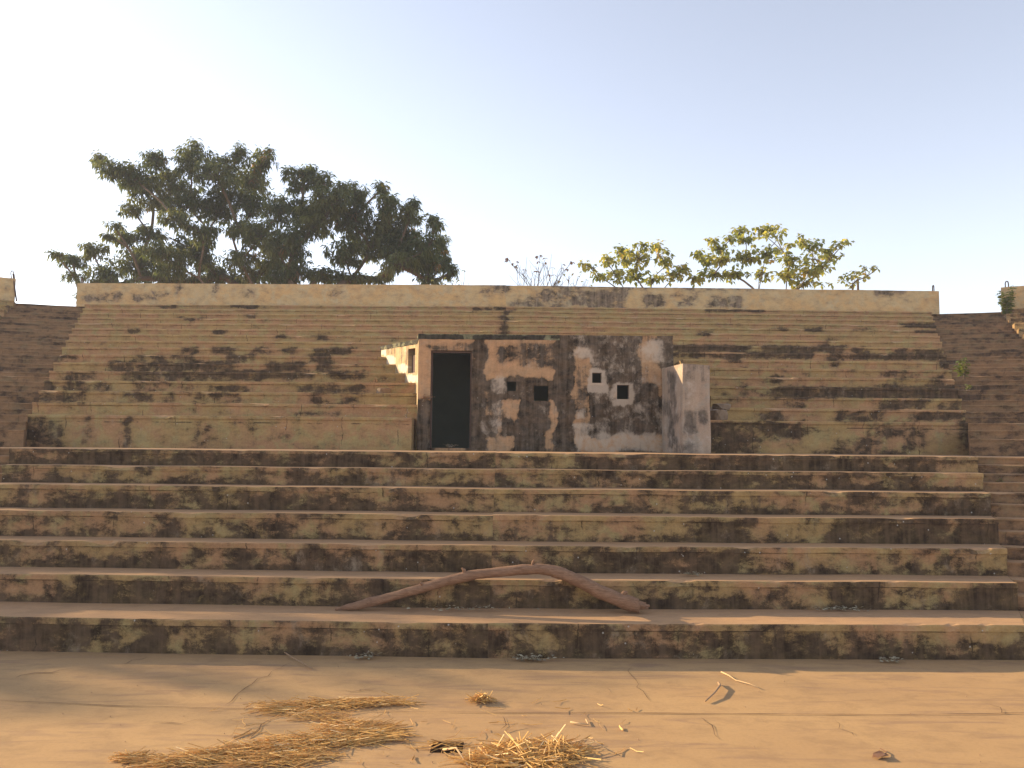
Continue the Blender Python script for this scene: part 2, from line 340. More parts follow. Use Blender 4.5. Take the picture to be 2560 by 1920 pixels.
# ------------------------------------------------------------------ stepped blocks
def wob(x, y, z, s, a): return a * mn.noise(Vector((x * s, y * s, z * s)))
CX = -0.25
def bend(x, y): return y + .020 * abs(x - CX)
seedc = [0]
def tier(name, A0, A1, B0, B1, ztop, zlow, zdeep, mats, parent, dlist=None, base=.5, step=.16, lip=.014, cope=.075, pale=.22, jag=1.0):
    """one step: front edge A0->A1 (plan), back edge B0->B1, riser shown from zlow to ztop"""
    seedc[0] += 1; sd = seedc[0] * 17.31
    A0, A1, B0, B1 = (Vector((p[0], p[1], 0)) for p in (A0, A1, B0, B1))
    L = (A1 - A0).length; n = max(1, int(L / step))
    nd = (A1 - A0).normalized(); out = Vector((nd.y, -nd.x, 0))     # towards the arena
    hz = ztop - zlow
    prof = [(0, zdeep), (0, zlow), (0, zlow + hz * .3), (0, zlow + hz * .6), (0, ztop - cope), (lip, ztop - cope), (lip, ztop - min(.014, cope * .18)), (lip - min(.010, cope * .13), ztop), (-.07, ztop)]
    if zdeep >= zlow - .001: prof = prof[1:]
    V = []; Fc = []; MI = []; UV = []; D = []; PL = []; HF = []; FT = []
    m = len(prof) + 1
    for i in range(n + 1):
        f = i / n; a = A0.lerp(A1, f); b = B0.lerp(B1, f); x = L * f
        chip = max(0, mn.noise(Vector((x * 1.9, sd, 3))) - .34) * .16 + max(0, mn.noise(Vector((x * 6, sd, 7))) - .40) * .07
        for j, (o, z) in enumerate(prof):
            jj = wob(x, sd, z * .6, 1.3, .010 * jag) + wob(x, sd, z, 6, .004 * jag)
            zz = z + (wob(x, sd + 5, 0, .7, .010 * jag) + wob(x, sd + 5, 0, 5, .002 * jag) if j >= len(prof) - 5 else 0)
            if len(prof) - 3 <= j < len(prof) - 1: zz -= chip * jag * .8; jj -= chip * jag
            p = a + out * (o + jj); p.z = zz
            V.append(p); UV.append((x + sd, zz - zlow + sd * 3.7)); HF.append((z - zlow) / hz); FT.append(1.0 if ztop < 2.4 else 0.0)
            if dlist is not None:
                px, py = proj(p); D.append(stain(dlist, px, py, base + (.22 if ztop < 2.4 else .14) * mn.noise(Vector((x * .55, sd, 2))), *((30, .5) if ztop < 2.4 else (18, .12))))
            else: D.append(base + .35 * mn.noise(Vector((x * .6, sd, z * 2))))
            PL.append(pale + .25 * mn.noise(Vector((x * .8, sd, 8))))
        p = b.copy(); p.z = ztop + wob(x, sd + 5, 0, .7, .010 * jag)
        V.append(p); UV.append((x + sd, 2 + sd)); D.append(.3); PL.append(.2); HF.append(1); FT.append(0)
    for i in range(n):
        for j in range(m - 1):
            a = i * m + j; Fc.append((a, a + m, a + m + 1, a + 1)); MI.append(1 if j >= m - 3 else 0)
    # ends
    for i, rev in ((0, False), (n, True)):
        b = (B0 if i == 0 else B1).copy(); b.z = prof[0][1]
        V.append(b); UV.append((sd + b.y, b.z)); D.append(.45); PL.append(.2); HF.append(.5); FT.append(0)
        loop = [i * m + j for j in range(m)] + [len(V) - 1]
        if rev: loop = loop[::-1]
        Fc.append(tuple(loop)); MI.append(0)
        # end faces share vertices; keep uv along the edge
    Fc.append((m - 1, n * m + m - 1, len(V) - 1, len(V) - 2)); MI.append(0)
    return obj(name, V, Fc, mats, parent, False, MI, UV, {'dark': D, 'pale': PL, 'hf': HF, 'ft': FT})

# rows: distance of the riser and height of the tread, bottom to top
def zat(py, Y, px=1277): return P(px, py, Y).z
YS = [9.36, 10.20, 10.75, 11.22, 11.70, 12.20, 12.62]
ZS = [zat(y, Y) for y, Y in zip([1558, 1449.6, 1364, 1288.5, 1222.5, 1173.5, 1132], YS)]
Y8 = 16.3; h_up = .303; d_up = .845
for k in range(16):
    YS.append(Y8 + k * d_up); ZS.append(H + .565 + k * h_up)
YEND = YS[-1] + 2.6
XT = [(8, 5.3), (9.36, 6.05), (10.2, 6.48), (12.62, 7.45), (16.3, 9.48), (40, 20.86)]
def XR(Y):
    for (y0, x0), (y1, x1) in zip(XT, XT[1:]):
        if Y <= y1: return x0 + (x1 - x0) * (Y - y0) / (y1 - y0)
def XL(Y): return -XR(Y) - .57 + max(0, Y - Y8) * .019
def PT(x, Y): return (x, bend(x, Y))
BKY = 18.78
def boothL(Y): return -1.98 - .14 * (Y - 16.8) if Y < BKY else -2.257 - 1.343 * (Y - BKY) / 3.12
def boothR(Y): return 3.41 + .5 * (Y - 16.8) / 5.1
ROWDEF = [.54, .54, .54, .52, .50, .53, .66] + [.18, .14, .20, .22, .22, .22, .18] + [.10, .08] + [.06] * 7

def TK(i): return dict(step=.10) if i < 7 else dict(step=.16, lip=.030, cope=.065)
stand = thing('grandstand', 'long stepped concrete grandstand with mouldy olive plaster risers, in the middle behind the bent branch', 'grandstand', (CX, 9.36, 0))
for i, (Y, z) in enumerate(zip(YS, ZS)):
    Yb = (YS[i + 1] if i + 1 < len(YS) else YEND) + .02
    zl = ZS[i - 1] if i else 0
    zd = zl - .6 if i else -.05
    if i >= 7: zd = zl - 1.5
    e = .004 * (i % 2)
    k = i - 7
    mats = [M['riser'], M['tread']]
    L0, L1, R0, R1 = XL(Y) + e, XL(Yb) + e, XR(Y) - e, XR(Yb) - e
    segs = []
    if 0 <= k <= 6:
        lx = -2.05 if k == 0 else boothL(Y) + .06
        lxb = boothL(Yb) + .06 if k else boothL(Yb) - .05
        segs.append((L0, L1, lx, lxb))
        rx = 3.62 if k == 0 else 4.57 + .05 * math.sin(k * 2.3)
        segs.append((rx, rx, R0, R1))
    else:
        segs.append((L0, L1, CX, CX)); segs.append((CX, CX, R0, R1))
    if 0 <= k <= 6:
        for (a0, b0, a1, b1) in segs:
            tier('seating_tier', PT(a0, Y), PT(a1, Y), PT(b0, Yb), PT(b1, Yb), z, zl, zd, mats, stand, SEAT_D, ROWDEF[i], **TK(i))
    else:
        # one bent tier: two straight runs meeting at the expansion joint -> one mesh
        o1 = tier('seating_tier', PT(L0, Y), PT(CX, Y), PT(L1, Yb), PT(CX, Yb), z, zl, zd, mats, stand, SEAT_D, ROWDEF[i], **TK(i))
        o2 = tier('seating_tier', PT(CX, Y), PT(R0, Y), PT(CX, Yb), PT(R1, Yb), z, zl, zd, mats, stand, SEAT_D, ROWDEF[i], **TK(i))
# ramp in the gap right of the booth
mb = MB()
mb.hexa([Vector(p) for p in ((3.45, 17.0, 1.5), (4.60, 17.0, 1.5), (4.66, 22.25, 1.5), (3.6, 22.25, 1.5),
                             (3.45, 17.0, ZS[7] + .02), (4.60, 17.0, ZS[7] + .02), (4.66, 22.25, ZS[12] + .1), (3.6, 22.25, ZS[12] + .1))])
mb.build('ramp', M['rubble'], stand)

# ------------------------------------------------------------------ stairways and neighbouring sections
def turn(sgn, deg): return Vector((sgn * math.cos(R(deg)), -math.sin(R(deg)), 0))
WA = 2.35
def side(sgn):
    ed = XR if sgn > 0 else XL
    t1 = turn(sgn, 15); t2 = turn(sgn, 30)
    def E(Y): return Vector((ed(Y), bend(ed(Y), Y), 0))
    nm = 'right' if sgn > 0 else 'left'
    stw = thing('stairway', ('narrow reddish brown concrete stairway climbing at the %s end of the middle grandstand' % nm), 'stairway', (E(9.4) + t1 * 1.1))
    steps = []
    for i, (Y, z) in enumerate(zip(YS, ZS)):
        zl = ZS[i - 1] if i else 0
        Yn = YS[i + 1] if i + 1 < len(YS) else Y + d_up
        if i == 7: steps += [(15.35, zl + .33), (15.75, zl + .50), (16.25, z - .01)]
        elif i == 6: steps += [(Y + .06, (z + zl) / 2), (Y + .45, z - .005)]
        else: steps += [(Y + .06, (z + zl) / 2), (Y + .06 + (Yn - Y) * .5, z - .012)]
    for q, (Y, z) in enumerate(steps):
        Yb = steps[q + 1][0] + .02 if q + 1 < len(steps) else YEND
        zl = steps[q - 1][1] if q else 0
        a, b = E(Y) - t1 * .03, E(Yb) - t1 * .03
        a2, b2 = E(Y) + t1 * WA, E(Yb) + t1 * WA
        args = (a, a2, b, b2) if sgn > 0 else (a2, a, b2, b)
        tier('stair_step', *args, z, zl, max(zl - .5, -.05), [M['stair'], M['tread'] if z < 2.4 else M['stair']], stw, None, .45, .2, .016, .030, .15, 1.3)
    LN = 9.0
    sec = thing('grandstand', ('concrete grandstand section cut off by the %s edge of the photo, angled towards the arena' % nm), 'grandstand', (E(9.4) + t1 * WA + t2 * 4))
    for i, (Y, z) in enumerate(zip(YS, ZS)):
        Yb = (YS[i + 1] if i + 1 < len(YS) else YEND) + .02
        zl = ZS[i - 1] if i else 0
        a, b = E(Y) + t1 * WA, E(Yb) + t1 * WA
        ln = LN + .45 * (Y - 9.4)
        a2, b2 = a + t2 * ln, b + t2 * (ln + .4)
        args = (a, a2, b, b2) if sgn > 0 else (a2, a, b2, b)
        tier('seating_tier', *args, z, zl, max(zl - 1.2, -.05), [M['riser'], M['tread']], sec, None, .42, .35)
    return E, t1, t2
ER, tR1, tR2 = side(1)
EL, tL1, tL2 = side(-1)

# ------------------------------------------------------------------ parapet walls
ZT = ZS[-1]
def parapet(name, label, pts, zb, zt, th, dlist=None, base=.16, pale=.35):
    """pts: plan polyline of the front face, arena side"""
    seedc[0] += 1; sd = seedc[0] * 11.7
    V = []; Fc = []; UV = []; D = []; PL = []
    cols = []; x = 0
    for q in range(len(pts) - 1):
        a, b = Vector(pts[q]).to_2d(), Vector(pts[q + 1]).to_2d(); L = (b - a).length; n = max(2, int(L / .09))
        nd = (b - a).normalized()
        for i in range(n + (1 if q == len(pts) - 2 else 0)):
            cols.append((a.lerp(b, i / n), Vector((nd.y, -nd.x)), x + L * i / n))
        x += L
    nz = 8; m = nz + 3
    for p, o, x in cols:
        for j in range(nz + 1):
            z = zb + (zt - zb) * j / nz
            if j == nz: z += wob(x, sd, 0, .5, .012) + wob(x, sd, 3, 5, .006)
            q = Vector((p.x + o.x * wob(x, sd, z, .8, .006), p.y + o.y * wob(x, sd, z, .8, .006), z))
            V.append(q); UV.append((x + sd, z))
            if dlist:
                px, py = proj(q); D.append(stain(dlist, px, py, base, 16))
            else: D.append(base + .3 * mn.noise(Vector((x * .5, sd, z))))
            PL.append(pale + .3 * mn.noise(Vector((x * .5, sd + 3, z * .6))))
        for z in (V[-1].z, zb):
            q = Vector((p.x - o.x * th, p.y - o.y * th, z)); V.append(q); UV.append((x + sd, z + .3)); D.append(.4); PL.append(.3)
    for i in range(len(cols) - 1):
        for j in range(m - 1):
            a = i * m + j; Fc.append((a, a + m, a + m + 1, a + 1))
    Fc.append(tuple(range(m))); e = (len(cols) - 1) * m
    Fc.append(tuple(range(e + m - 1, e - 1, -1)))
    o = obj(name, V, Fc, M['parapet'], None, False, None, UV, {'dark': D, 'pale': PL})
    return tag(o, label, 'wall')
YW = YS[-1] + .22
zw = zat(713, YW)
XW0, XW1 = P(191, 735, YW + .3).x, P(2349, 750, YW + .3).x
parapet('parapet_wall', 'long cream parapet wall along the top of the middle grandstand, left half up to the crack', [PT(XW0, YW), PT(CX - .003, YW)], ZT - .05, zw, .22, PAR_D)
parapet('parapet_wall', 'cream parapet wall with black stains along the top of the middle grandstand, right half from the crack', [PT(CX + .003, YW), PT(XW1, YW)], ZT - .05, zw - .01, .22, PAR_D)
for sgn, E, t1, t2, nm in ((1, ER, tR1, tR2, 'right'), (-1, EL, tL1, tL2, 'left')):
    a = E(YS[-1]) + t1 * WA + t2 * .06 + Vector((0, .16, 0)); b = a + t2 * 16
    pts = [(a.x, a.y), (b.x, b.y)] if sgn > 0 else [(b.x, b.y), (a.x, a.y)]
    parapet('parapet_wall', 'short stretch of ochre parapet wall at the %s edge of the photo, past the stairway gap' % nm, pts, ZT - .05, zw, .22)

def loop(label, p, wd, hh, dirv, lean=0.0, open_=False):
    mb = MB(); pts = []
    if open_: pts = [p + Vector((0, 0, -.06)), p + Vector((0, 0, hh * .6)), p + Vector((lean, 0, hh))]
    else:
        for a in range(-1, 10):
            an = math.pi * min(max(a, 0), 8) / 8
            z = (-.06 if a in (-1, 9) else hh * .55 + math.sin(an) * hh * .45)
            pts.append(p + dirv * (-math.cos(an) * wd / 2) + Vector((lean * (z / hh), 0, z)))
    mb.tube(pts, .020, 6)
    return tag(mb.build('iron_loop', M['iron'], None, True), label, 'iron bar', 'rusty bars set in the parapet tops')
loop('short rusty iron rod upright on the right end of the middle parapet', Vector((P(2337, 727, YW + .3).x, bend(15, YW) + .1, zw)), .1, .22, Vector((0, 1, 0)))
loop('thin iron rod upright on the left end of the middle parapet under the tree', Vector((P(201, 708, YW + .3).x, bend(15, YW) + .1, zw)), .1, .20, Vector((0, 1, 0)))
a = ER(YS[-1]) + tR1 * WA + tR2 * .30 + Vector((0, .26, zw)); loop('rusty iron hoop on the parapet at the right edge of the photo', a, .10, .23, tR2)
a = EL(YS[-1]) + tL1 * WA + tL2 * .20 + Vector((0, .26, zw)); loop('rusty iron hoop on the parapet at the left edge of the photo', a, .10, .30, tL2, -.05)
mb = MB(); q = EL(YS[-1]) + tL1 * (WA - .04) + Vector((0, .1, ZT)); mb.tube([q, q + Vector((-.10, 0, .5)), q + Vector((-.20, .02, 1.02))], .028, 6)
tag(mb.build('iron_bar', M['iron']), 'slanting rusty bar leaning on the end of the parapet at the left edge', 'iron bar')
q = P(2146, 760, 33); mb = MB(); mb.tube([(q.x, 33, 5.0), (q.x, 33, P(2146, 697, 33).z)], .05, 6)
tag(mb.build('post', M['iron']), 'thin dark post sticking up behind the parapet beside the sparse shrub', 'post')

# ------------------------------------------------------------------ booth
YB = 16.8; Z7 = ZS[6]
zroof = zat(837, YB, 1365); zslab = zroof - .115
booth = thing('concrete_booth', 'small mouldy concrete booth with open dark doorway and four square holes in its front', 'booth', (.7, YB, Z7))
def bx(px): return P(px, 950, YB).x
def bz(py, px=1365): return P(px, py, YB).z
openings = []
def op(x0, x1, y0, y1):
    xm = (x0 + x1) / 2
    openings.append((bx(x0), bx(x1), bz(y1, xm), bz(y0, xm)))
op(1076, 1179, 876, 1120)
op(1268, 1290, 954, 977.5); op(1335, 1371, 965, 1000.7); op(1480.5, 1504, 941, 965.3); op(1542.5, 1573, 970, 1004)
XB0, XB1 = bx(1045), bx(1684)
def grid_vals(a, b, st_, cuts):
    v = [a + (b - a) * i / int((b - a) / st_) for i in range(int((b - a) / st_) + 1)]
    for c in cuts:
        k = min(range(1, len(v) - 1), key=lambda i: abs(v[i] - c)); v[k] = c
    return sorted(v)
def panel(name, origin, du, Lu, z0, z1f, th, ops, mat, parent, dl, pl, base=.4, pb=.3, stp=.045, top=None):
    """vertical wall: u along du from origin; ops in (u0,u1,z0,z1); thickness goes away from the front"""
    seedc[0] += 1; sd = seedc[0] * 5.3
    us = grid_vals(0, Lu, stp, [c for o in ops for c in o[:2]])
    zs = grid_vals(z0, z1f, stp, [c for o in ops for c in o[2:]])
    nrm = Vector((-du.y, du.x, 0))     # pointing away
    V = []; Fc = []; UV = []; D = []; PL = []
    nu, nz = len(us), len(zs)
    for side_ in (0, 1):
        for u in us:
            for q, z in enumerate(zs):
                zz = z if top is None else z0 + (z - z0) * (top(u) - z0) / (z1f - z0)
                p = origin + du * u + nrm * (th * side_ + (wob(u, sd, z, 1.1, .008) if not side_ else 0)); p.z = zz
                if q == nz - 1: p.z += wob(u, sd, 1, 6, .012)
                V.append(p); UV.append((u + sd, zz + sd))
                px, py = proj(p)
                D.append(stain(dl, px, py, base, 13, .9)); PL.append(stain(pl, px, py, pb, 8, .9))
    def solid(i, j):
        if i < 0 or j < 0 or i >= nu - 1 or j >= nz - 1: return False
        uc, zc = (us[i] + us[i + 1]) / 2, (zs[j] + zs[j + 1]) / 2
        return not any(o[0] < uc < o[1] and o[2] < zc < o[3] for o in ops)
    N = nu * nz
    ix = lambda i, j: i * nz + j
    for i in range(nu - 1):
        for j in range(nz - 1):
            if not solid(i, j): continue
            a, b, c, d = ix(i, j), ix(i + 1, j), ix(i + 1, j + 1), ix(i, j + 1)
            Fc.append((a, b, c, d)); Fc.append((d + N, c + N, b + N, a + N))
            for (di, dj, e0, e1) in ((-1, 0, a, d), (1, 0, c, b), (0, -1, b, a), (0, 1, d, c)):
                if not solid(i + di, j + dj): Fc.append((e0, e1, e1 + N, e0 + N))
    return obj(name, V, Fc, mat, parent, False, None, UV, {'dark': D, 'pale': PL})
ops = [(a - XB0, b - XB0, c, d) for a, b, c, d in openings]
def ftop(u): return zslab if u < bx(1399) - XB0 else zroof
panel('front_wall', Vector((XB0, YB, 0)), Vector((1, 0, 0)), XB1 - XB0, Z7 - .03, zslab, .2, ops, M['booth'], booth, BOOTH_D, BOOTH_P, .42, .25, .04, ftop)
zback = H + 2.74
sl = (zback - zroof) / 5.2
def ptop(y): return zslab + sl * (y - YB)
back, knee, front = Vector((boothL(22.0), 22.0, 0)), Vector((boothL(BKY), BKY, 0)), Vector((XB0, YB, 0))
dv = back - knee; LW = dv.length; dn = dv.normalized()
# left wall in two runs, outer face to the left, each built from back to front so the thickness points inwards
SIDE_D = [(930, 900, 950, 950, .2)]
SIDE_P = [(945, 873, 962, 890, 1.3), (970, 896, 985, 910, 1.2), (1018, 945, 1040, 956, 1.3), (1000, 915, 1018, 930, 1.0)]
panel('side_wall', back, -dn, LW - .003, Z7 + .3, zslab, .2, [(LW * .78, LW * .96, H + 1.62, H + 2.17)], M['side'], booth, SIDE_D, SIDE_P, .5, .3, .06, lambda u: ptop(22.0 - dn.y * u))
df = knee - front; LF = df.length; dnf = df.normalized()
panel('side_wall', knee, -dnf, LF - .004, Z7 + .3, zslab, .2, [], M['side'], booth, SIDE_D, SIDE_P, .5, .3, .08, lambda u: ptop(BKY - dnf.y * u))
dv2 = Vector((boothR(22.0), 22.0, 0)) - Vector((XB1, YB, 0))
panel('side_wall', Vector((XB1 - .002, YB + .203, 0)), dv2.normalized(), dv2.length - .25, Z7 - .02, zslab, .2, [], M['side'], booth, [], [], .55, .3, .12, lambda u: ptop(YB + .203 + dv2.normalized().y * u))
# roof slab
seedc[0] += 1
xs = bx(1399)
poly = [(XB0 - .012, YB - .004), (xs, YB - .004), (xs, YB + .204), (XB1 - .02, YB + .204), (boothR(22.1) - .02, 22.1), (boothL(22.1) - .012, 22.1), (boothL(BKY) - .012, BKY)]
V = []; UV = []; D = []
EXTRA = 40
edge = [Vector((poly[0][0] + (poly[1][0] - poly[0][0]) * i / EXTRA, poly[0][1], 0)) for i in range(EXTRA)] + [Vector((x, y, 0)) for x, y in poly[1:]]
SLAB_D = [(1045, 838, 1157, 849, 1.1), (1185, 838, 1230, 849, 1.1), (1234, 838, 1302, 849, 1.15), (1312, 838, 1360, 849, 1.1), (1375, 838, 1400, 849, .9)]
for lev in (0, .6, 1):
    for p in edge:
        z = zslab + .002 + (p.y - YB) * sl * 1.0 + .113 * lev
        q = Vector((p.x, p.y, z)); V.append(q); UV.append((q.x * 1.7, q.z)); px, py = proj(q); D.append(stain(SLAB_D, px, py, .15, 3) if p.y < YB + .1 else .45)
n = len(edge); Fc = [tuple(range(n - 1, -1, -1)), tuple(range(2 * n, 3 * n))]
for l in (0, 1):
    for i in range(n): a = l * n + i; b = l * n + (i + 1) % n; Fc.append((a, b, b + n, a + n))
obj('roof_slab', V, Fc, M['slab'], booth, False, None, UV, {'dark': D, 'pale': [.1] * len(V)})
# inside: back wall and floor
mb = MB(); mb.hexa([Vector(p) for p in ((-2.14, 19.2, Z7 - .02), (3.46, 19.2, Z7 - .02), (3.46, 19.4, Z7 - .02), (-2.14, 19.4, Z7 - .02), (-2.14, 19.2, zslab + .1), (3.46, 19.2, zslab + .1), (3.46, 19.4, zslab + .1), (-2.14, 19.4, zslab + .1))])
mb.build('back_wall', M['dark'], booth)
mb = MB(); d0 = openings[0]
mb.hexa([Vector(p) for p in ((d0[0] - .05, YB + .012, Z7 - .02), (d0[1] + .05, YB + .012, Z7 - .02), (d0[1] + .05, YB + .26, Z7 - .02), (d0[0] - .05, YB + .26, Z7 - .02), (d0[0] - .05, YB + .012, d0[2] - .004), (d0[1] + .05, YB + .012, d0[2] - .004), (d0[1] + .05, YB + .26, d0[2] - .004), (d0[0] - .05, YB + .26, d0[2] - .004))])
mb.build('door_sill', M['rubble'], booth)
sh_ = MB(); o_ = Vector((boothL(22.0), 22.0, 0)); nn = Vector((dn.y, -dn.x, 0))
if nn.x < 0: nn = -nn
pa, pb = o_ - dn * LW * .77, o_ - dn * LW * .965
for z0_ in (0,):
    c4 = [pa + nn * .10, pb + nn * .10, pb + nn * .13, pa + nn * .13]
    sh_.hexa([Vector((p.x, p.y, H + 1.60)) for p in c4] + [Vector((p.x, p.y, H + 2.19)) for p in c4])
sh_.build('sun_block_panel', M['iron'], booth)  # added panel, blocks the sun so the side opening stays dark
fr = MB()
for (x0, x1, z0, z1) in ((d0[0] + .002, d0[0] + .035, d0[2], d0[3] - .002), (d0[1] - .035, d0[1] - .002, d0[2], d0[3] - .002), (d0[0] + .036, d0[1] - .036, d0[3] - .045, d0[3] - .003)):
    fr.hexa([Vector(p) for p in ((x0, YB + .07, z0), (x1, YB + .07, z0), (x1, YB + .13, z0), (x0, YB + .13, z0), (x0, YB + .07, z1), (x1, YB + .07, z1), (x1, YB + .13, z1), (x0, YB + .13, z1))])
fr.build('door_frame', M['iron'], booth)

# pier (wing wall) right of the booth
Yp0, Yp1 = 15.38, 16.70
xa, xb = P(1707, 1000, Yp0).x, P(1776, 1000, Yp0).x
xc = P(1655, 1000, Yp1).x
zp = P(1715, 909, Yp0).z
seedc[0] += 1
def pierface(nu, nz, a, b, ta, tb):
    Vv = []
    for i in range(nu + 1):
        for j in range(nz + 1):
            f = i / nu; p = Vector(a).lerp(Vector(b), f); zt = ta + (tb - ta) * f
            p.z = Z7 - .02 + (zt - Z7 + .02) * j / nz
            Vv.append(p)
    return Vv
V = []; Fc = []; UV = []; uoff = 0
nz = 24
corner = [((xc, Yp1), zp + .03, 0), ((xa, Yp0), zp, 28), ((xb, Yp0 + .02), zp - .03, 14), ((xb + .16, Yp1), zp - .01, 28)]
ring = []
for q in range(4):
    (p0, t0, _), (p1, t1, n1) = corner[q], corner[(q + 1) % 4]
    n1 = [28, 14, 28, 8][q]
    for i in range(n1): ring.append((Vector((*p0, 0)).lerp(Vector((*p1, 0)), i / n1), t0 + (t1 - t0) * i / n1))
u = 0; NR = len(ring); prev = None
for p, tz in ring:
    if prev is not None: u += (p - prev).length
    prev = p
    for j in range(nz + 1):
        f = j / nz; z = Z7 - .02 + (tz - Z7 + .02) * f
        q = Vector((p.x + wob(u, f * 2, 3, 1.5, .02) + (.03 * math.sin(f * 3.1) if q_ else 0) if (q_ := False) else p.x + wob(u, f * 2, 3, 1.5, .016), p.y + wob(u, f * 2, 9, 1.5, .012), z + (wob(u, 1, 1, 4, .02) if j == nz else 0)))
        V.append(q); UV.append((u + 50, z))
for i in range(NR):
    for j in range(nz):
        a = i * (nz + 1) + j; b = ((i + 1) % NR) * (nz + 1) + j; Fc.append((a, b, b + 1, a + 1))
Fc.append(tuple(i * (nz + 1) + nz for i in range(NR)))
D = []; PL = []
for q in V:
    px, py = proj(q); D.append(stain(PIER_D, px, py, .42, 9, 1)); PL.append(.36)
tag(obj('wing_wall', V, Fc, M['pier'], None, False, None, UV, {'dark': D, 'pale': PL}), 'short thick greyish wing wall standing in front of the right corner of the booth', 'wall')

# broken concrete beside the wing wall
def chunk(label, c, s, rz=0):
    bm = bmesh.new(); bmesh.ops.create_icosphere(bm, subdivisions=2, radius=1)
    for v in bm.verts:
        n = mn.noise(v.co * 1.3 + Vector((c[0] * 7, c[1], 0)))
        v.co = Vector((max(-.75, min(.75, v.co.x)), max(-.75, min(.75, v.co.y)), max(-.6, min(.6, v.co.z)))) * (1 + .3 * n)
        v.co = Vector((v.co.x * s[0], v.co.y * s[1], v.co.z * s[2]))
    bmesh.ops.rotate(bm, verts=bm.verts, matrix=Matrix.Rotation(rz, 3, 'Z'))
    me = bpy.data.meshes.new('broken_concrete'); bm.to_mesh(me); bm.free(); me.materials.append(M['rubble'])
    o = bpy.data.objects.new('broken_concrete', me); COL.objects.link(o); o.location = c
    return tag(o, label, 'rubble', 'broken concrete around the booth')
zz8 = ZS[7]
q = P(1795, 1000, 16.75); chunk('broken concrete lump where the seats start, right of the wing wall', (q.x, 16.75, zz8 + .12), (.22, .2, .2), .5)
q = P(1800, 985, 17.5); chunk('smaller broken concrete lump above the other, right of the wing wall', (q.x, 17.35, zz8 + .32), (.24, .25, .12), .2)
q = P(968, 935, 18.9); chunk('dark broken lump on the seats at the left foot of the booth side wall', (q.x - .05, 18.75, ZS[9] + .08), (.22, .16, .14), .9)
q = P(1000, 950, 18.1); 0 and chunk('pale broken lump against the booth side wall beside its small opening', (q.x + .02, 17.85, ZS[8] + .1), (.2, .16, .14), 1.4)

# ------------------------------------------------------------------ ground with a drain pit
p00, p11 = G(1074, 1882), G(1160, 1856)
hx0, hx1, hy0, hy1 = p00.x, p11.x, p00.y, p11.y
BIG = 68
xsn = [-BIG, -12] + [-12 + 24 * i / 48 for i in range(1, 48)] + [12, BIG]
ysn = [-28, 3] + [3 + 10 * i / 24 for i in range(1, 24)] + [13, 73]
for lst, c in ((xsn, (hx0, hx1)), (ysn, (hy0, hy1))):
    lst[:] = sorted([v for v in lst if all(abs(v - q) > .05 for q in c)] + list(c))
V = []; Fc = []
for x in xsn:
    for y in ysn:
        inner = abs(x) < 11 and 3.2 < y < 9.2 and not (hx0 - .01 <= x <= hx1 + .01 and hy0 - .01 <= y <= hy1 + .01)
        V.append(Vector((x, y, wob(x, y, 0, .6, .003) if inner else 0)))
ny = len(ysn)
for i in range(len(xsn) - 1):
    for j in range(ny - 1):
        xc_, yc_ = (xsn[i] + xsn[i + 1]) / 2, (ysn[j] + ysn[j + 1]) / 2
        if hx0 < xc_ < hx1 and hy0 < yc_ < hy1: continue
        Fc.append((i * ny + j, (i + 1) * ny + j, (i + 1) * ny + j + 1, i * ny + j + 1))
ground = struct(obj('ground', V, Fc, M['ground'], None, True))
mb = MB(); zb = -.35
c = [(hx0, hy0), (hx1, hy0), (hx1, hy1), (hx0, hy1)]
for i in range(4):
    a, b = c[i], c[(i + 1) % 4]
    mb.quad(Vector((*b, zb)), Vector((*a, zb)), Vector((*a, 0)), Vector((*b, 0)))
mb.quad(Vector((*c[0], zb)), Vector((*c[1], zb)), Vector((*c[2], zb)), Vector((*c[3], zb)))
mb.build('drain_pit', M['crack'], ground)
def crack(pts, wd, z=.0, par=None, mat='crack', amp=.02, sg=8):
    P3 = [G(x, y, z) for x, y in pts]; fine = []
    for a, b in zip(P3, P3[1:]):
        n = max(2, int((b - a).length * sg))
        for i in range(n):
            p = a.lerp(b, i / n); fine.append(p + Vector((random.gauss(0, amp), random.gauss(0, amp), 0)))
    fine.append(P3[-1]); V = []; Fc = []
    for i, p in enumerate(fine):
        d = (fine[min(i + 1, len(fine) - 1)] - fine[max(i - 1, 0)]).normalized(); s = Vector((-d.y, d.x, 0))
        w = wd * .6 * random.uniform(.35, 1.2) * (.25 if i in (0, len(fine) - 1) else 1)
        base = z + .0085 if z == 0 else z + .013
        for k in (-1, 1):
            q = p + s * (w * .5 * k); q.z = base; V.append(q)
    for i in range(len(fine) - 1): Fc.append((2 * i, 2 * i + 1, 2 * i + 3, 2 * i + 2))
    return obj('crack', V, Fc, M[mat], ground)
s5 = lambda l: [(830 + x / 2.458, 1245 + y / 2.458) for x, y in l]
s6 = lambda l: [(1660 + x / 2.458, 1245 + y / 2.458) for x, y in l]
s4 = lambda l: [(0 + x / 2.458, 1245 + y / 2.458) for x, y in l]
crack([(1100, 1782), (1500, 1784), (1900, 1786), (2200, 1789), (2600, 1784)], .022, amp=.004, sg=4)
crack([(-20, 1752), (300, 1766), (640, 1775), (1100, 1782)], .018, amp=.006, sg=4)
crack(s5([(1825, 1040), (1850, 1120), (1900, 1195), (1960, 1258)]), .016)
crack(s6([(210, 1350), (270, 1385), (290, 1430), (345, 1490)]), .016)
crack(s6([(1060, 1372), (1110, 1420), (1165, 1465)]), .012)
crack(s6([(1985, 1272), (2040, 1290), (2070, 1320), (2150, 1328)]), .016)
crack(s4([(1660, 1350), (1600, 1400), (1560, 1500)]), .016)
crack(s4([(1780, 1010), (1600, 1120), (1450, 1200), (1380, 1280)]), .012)
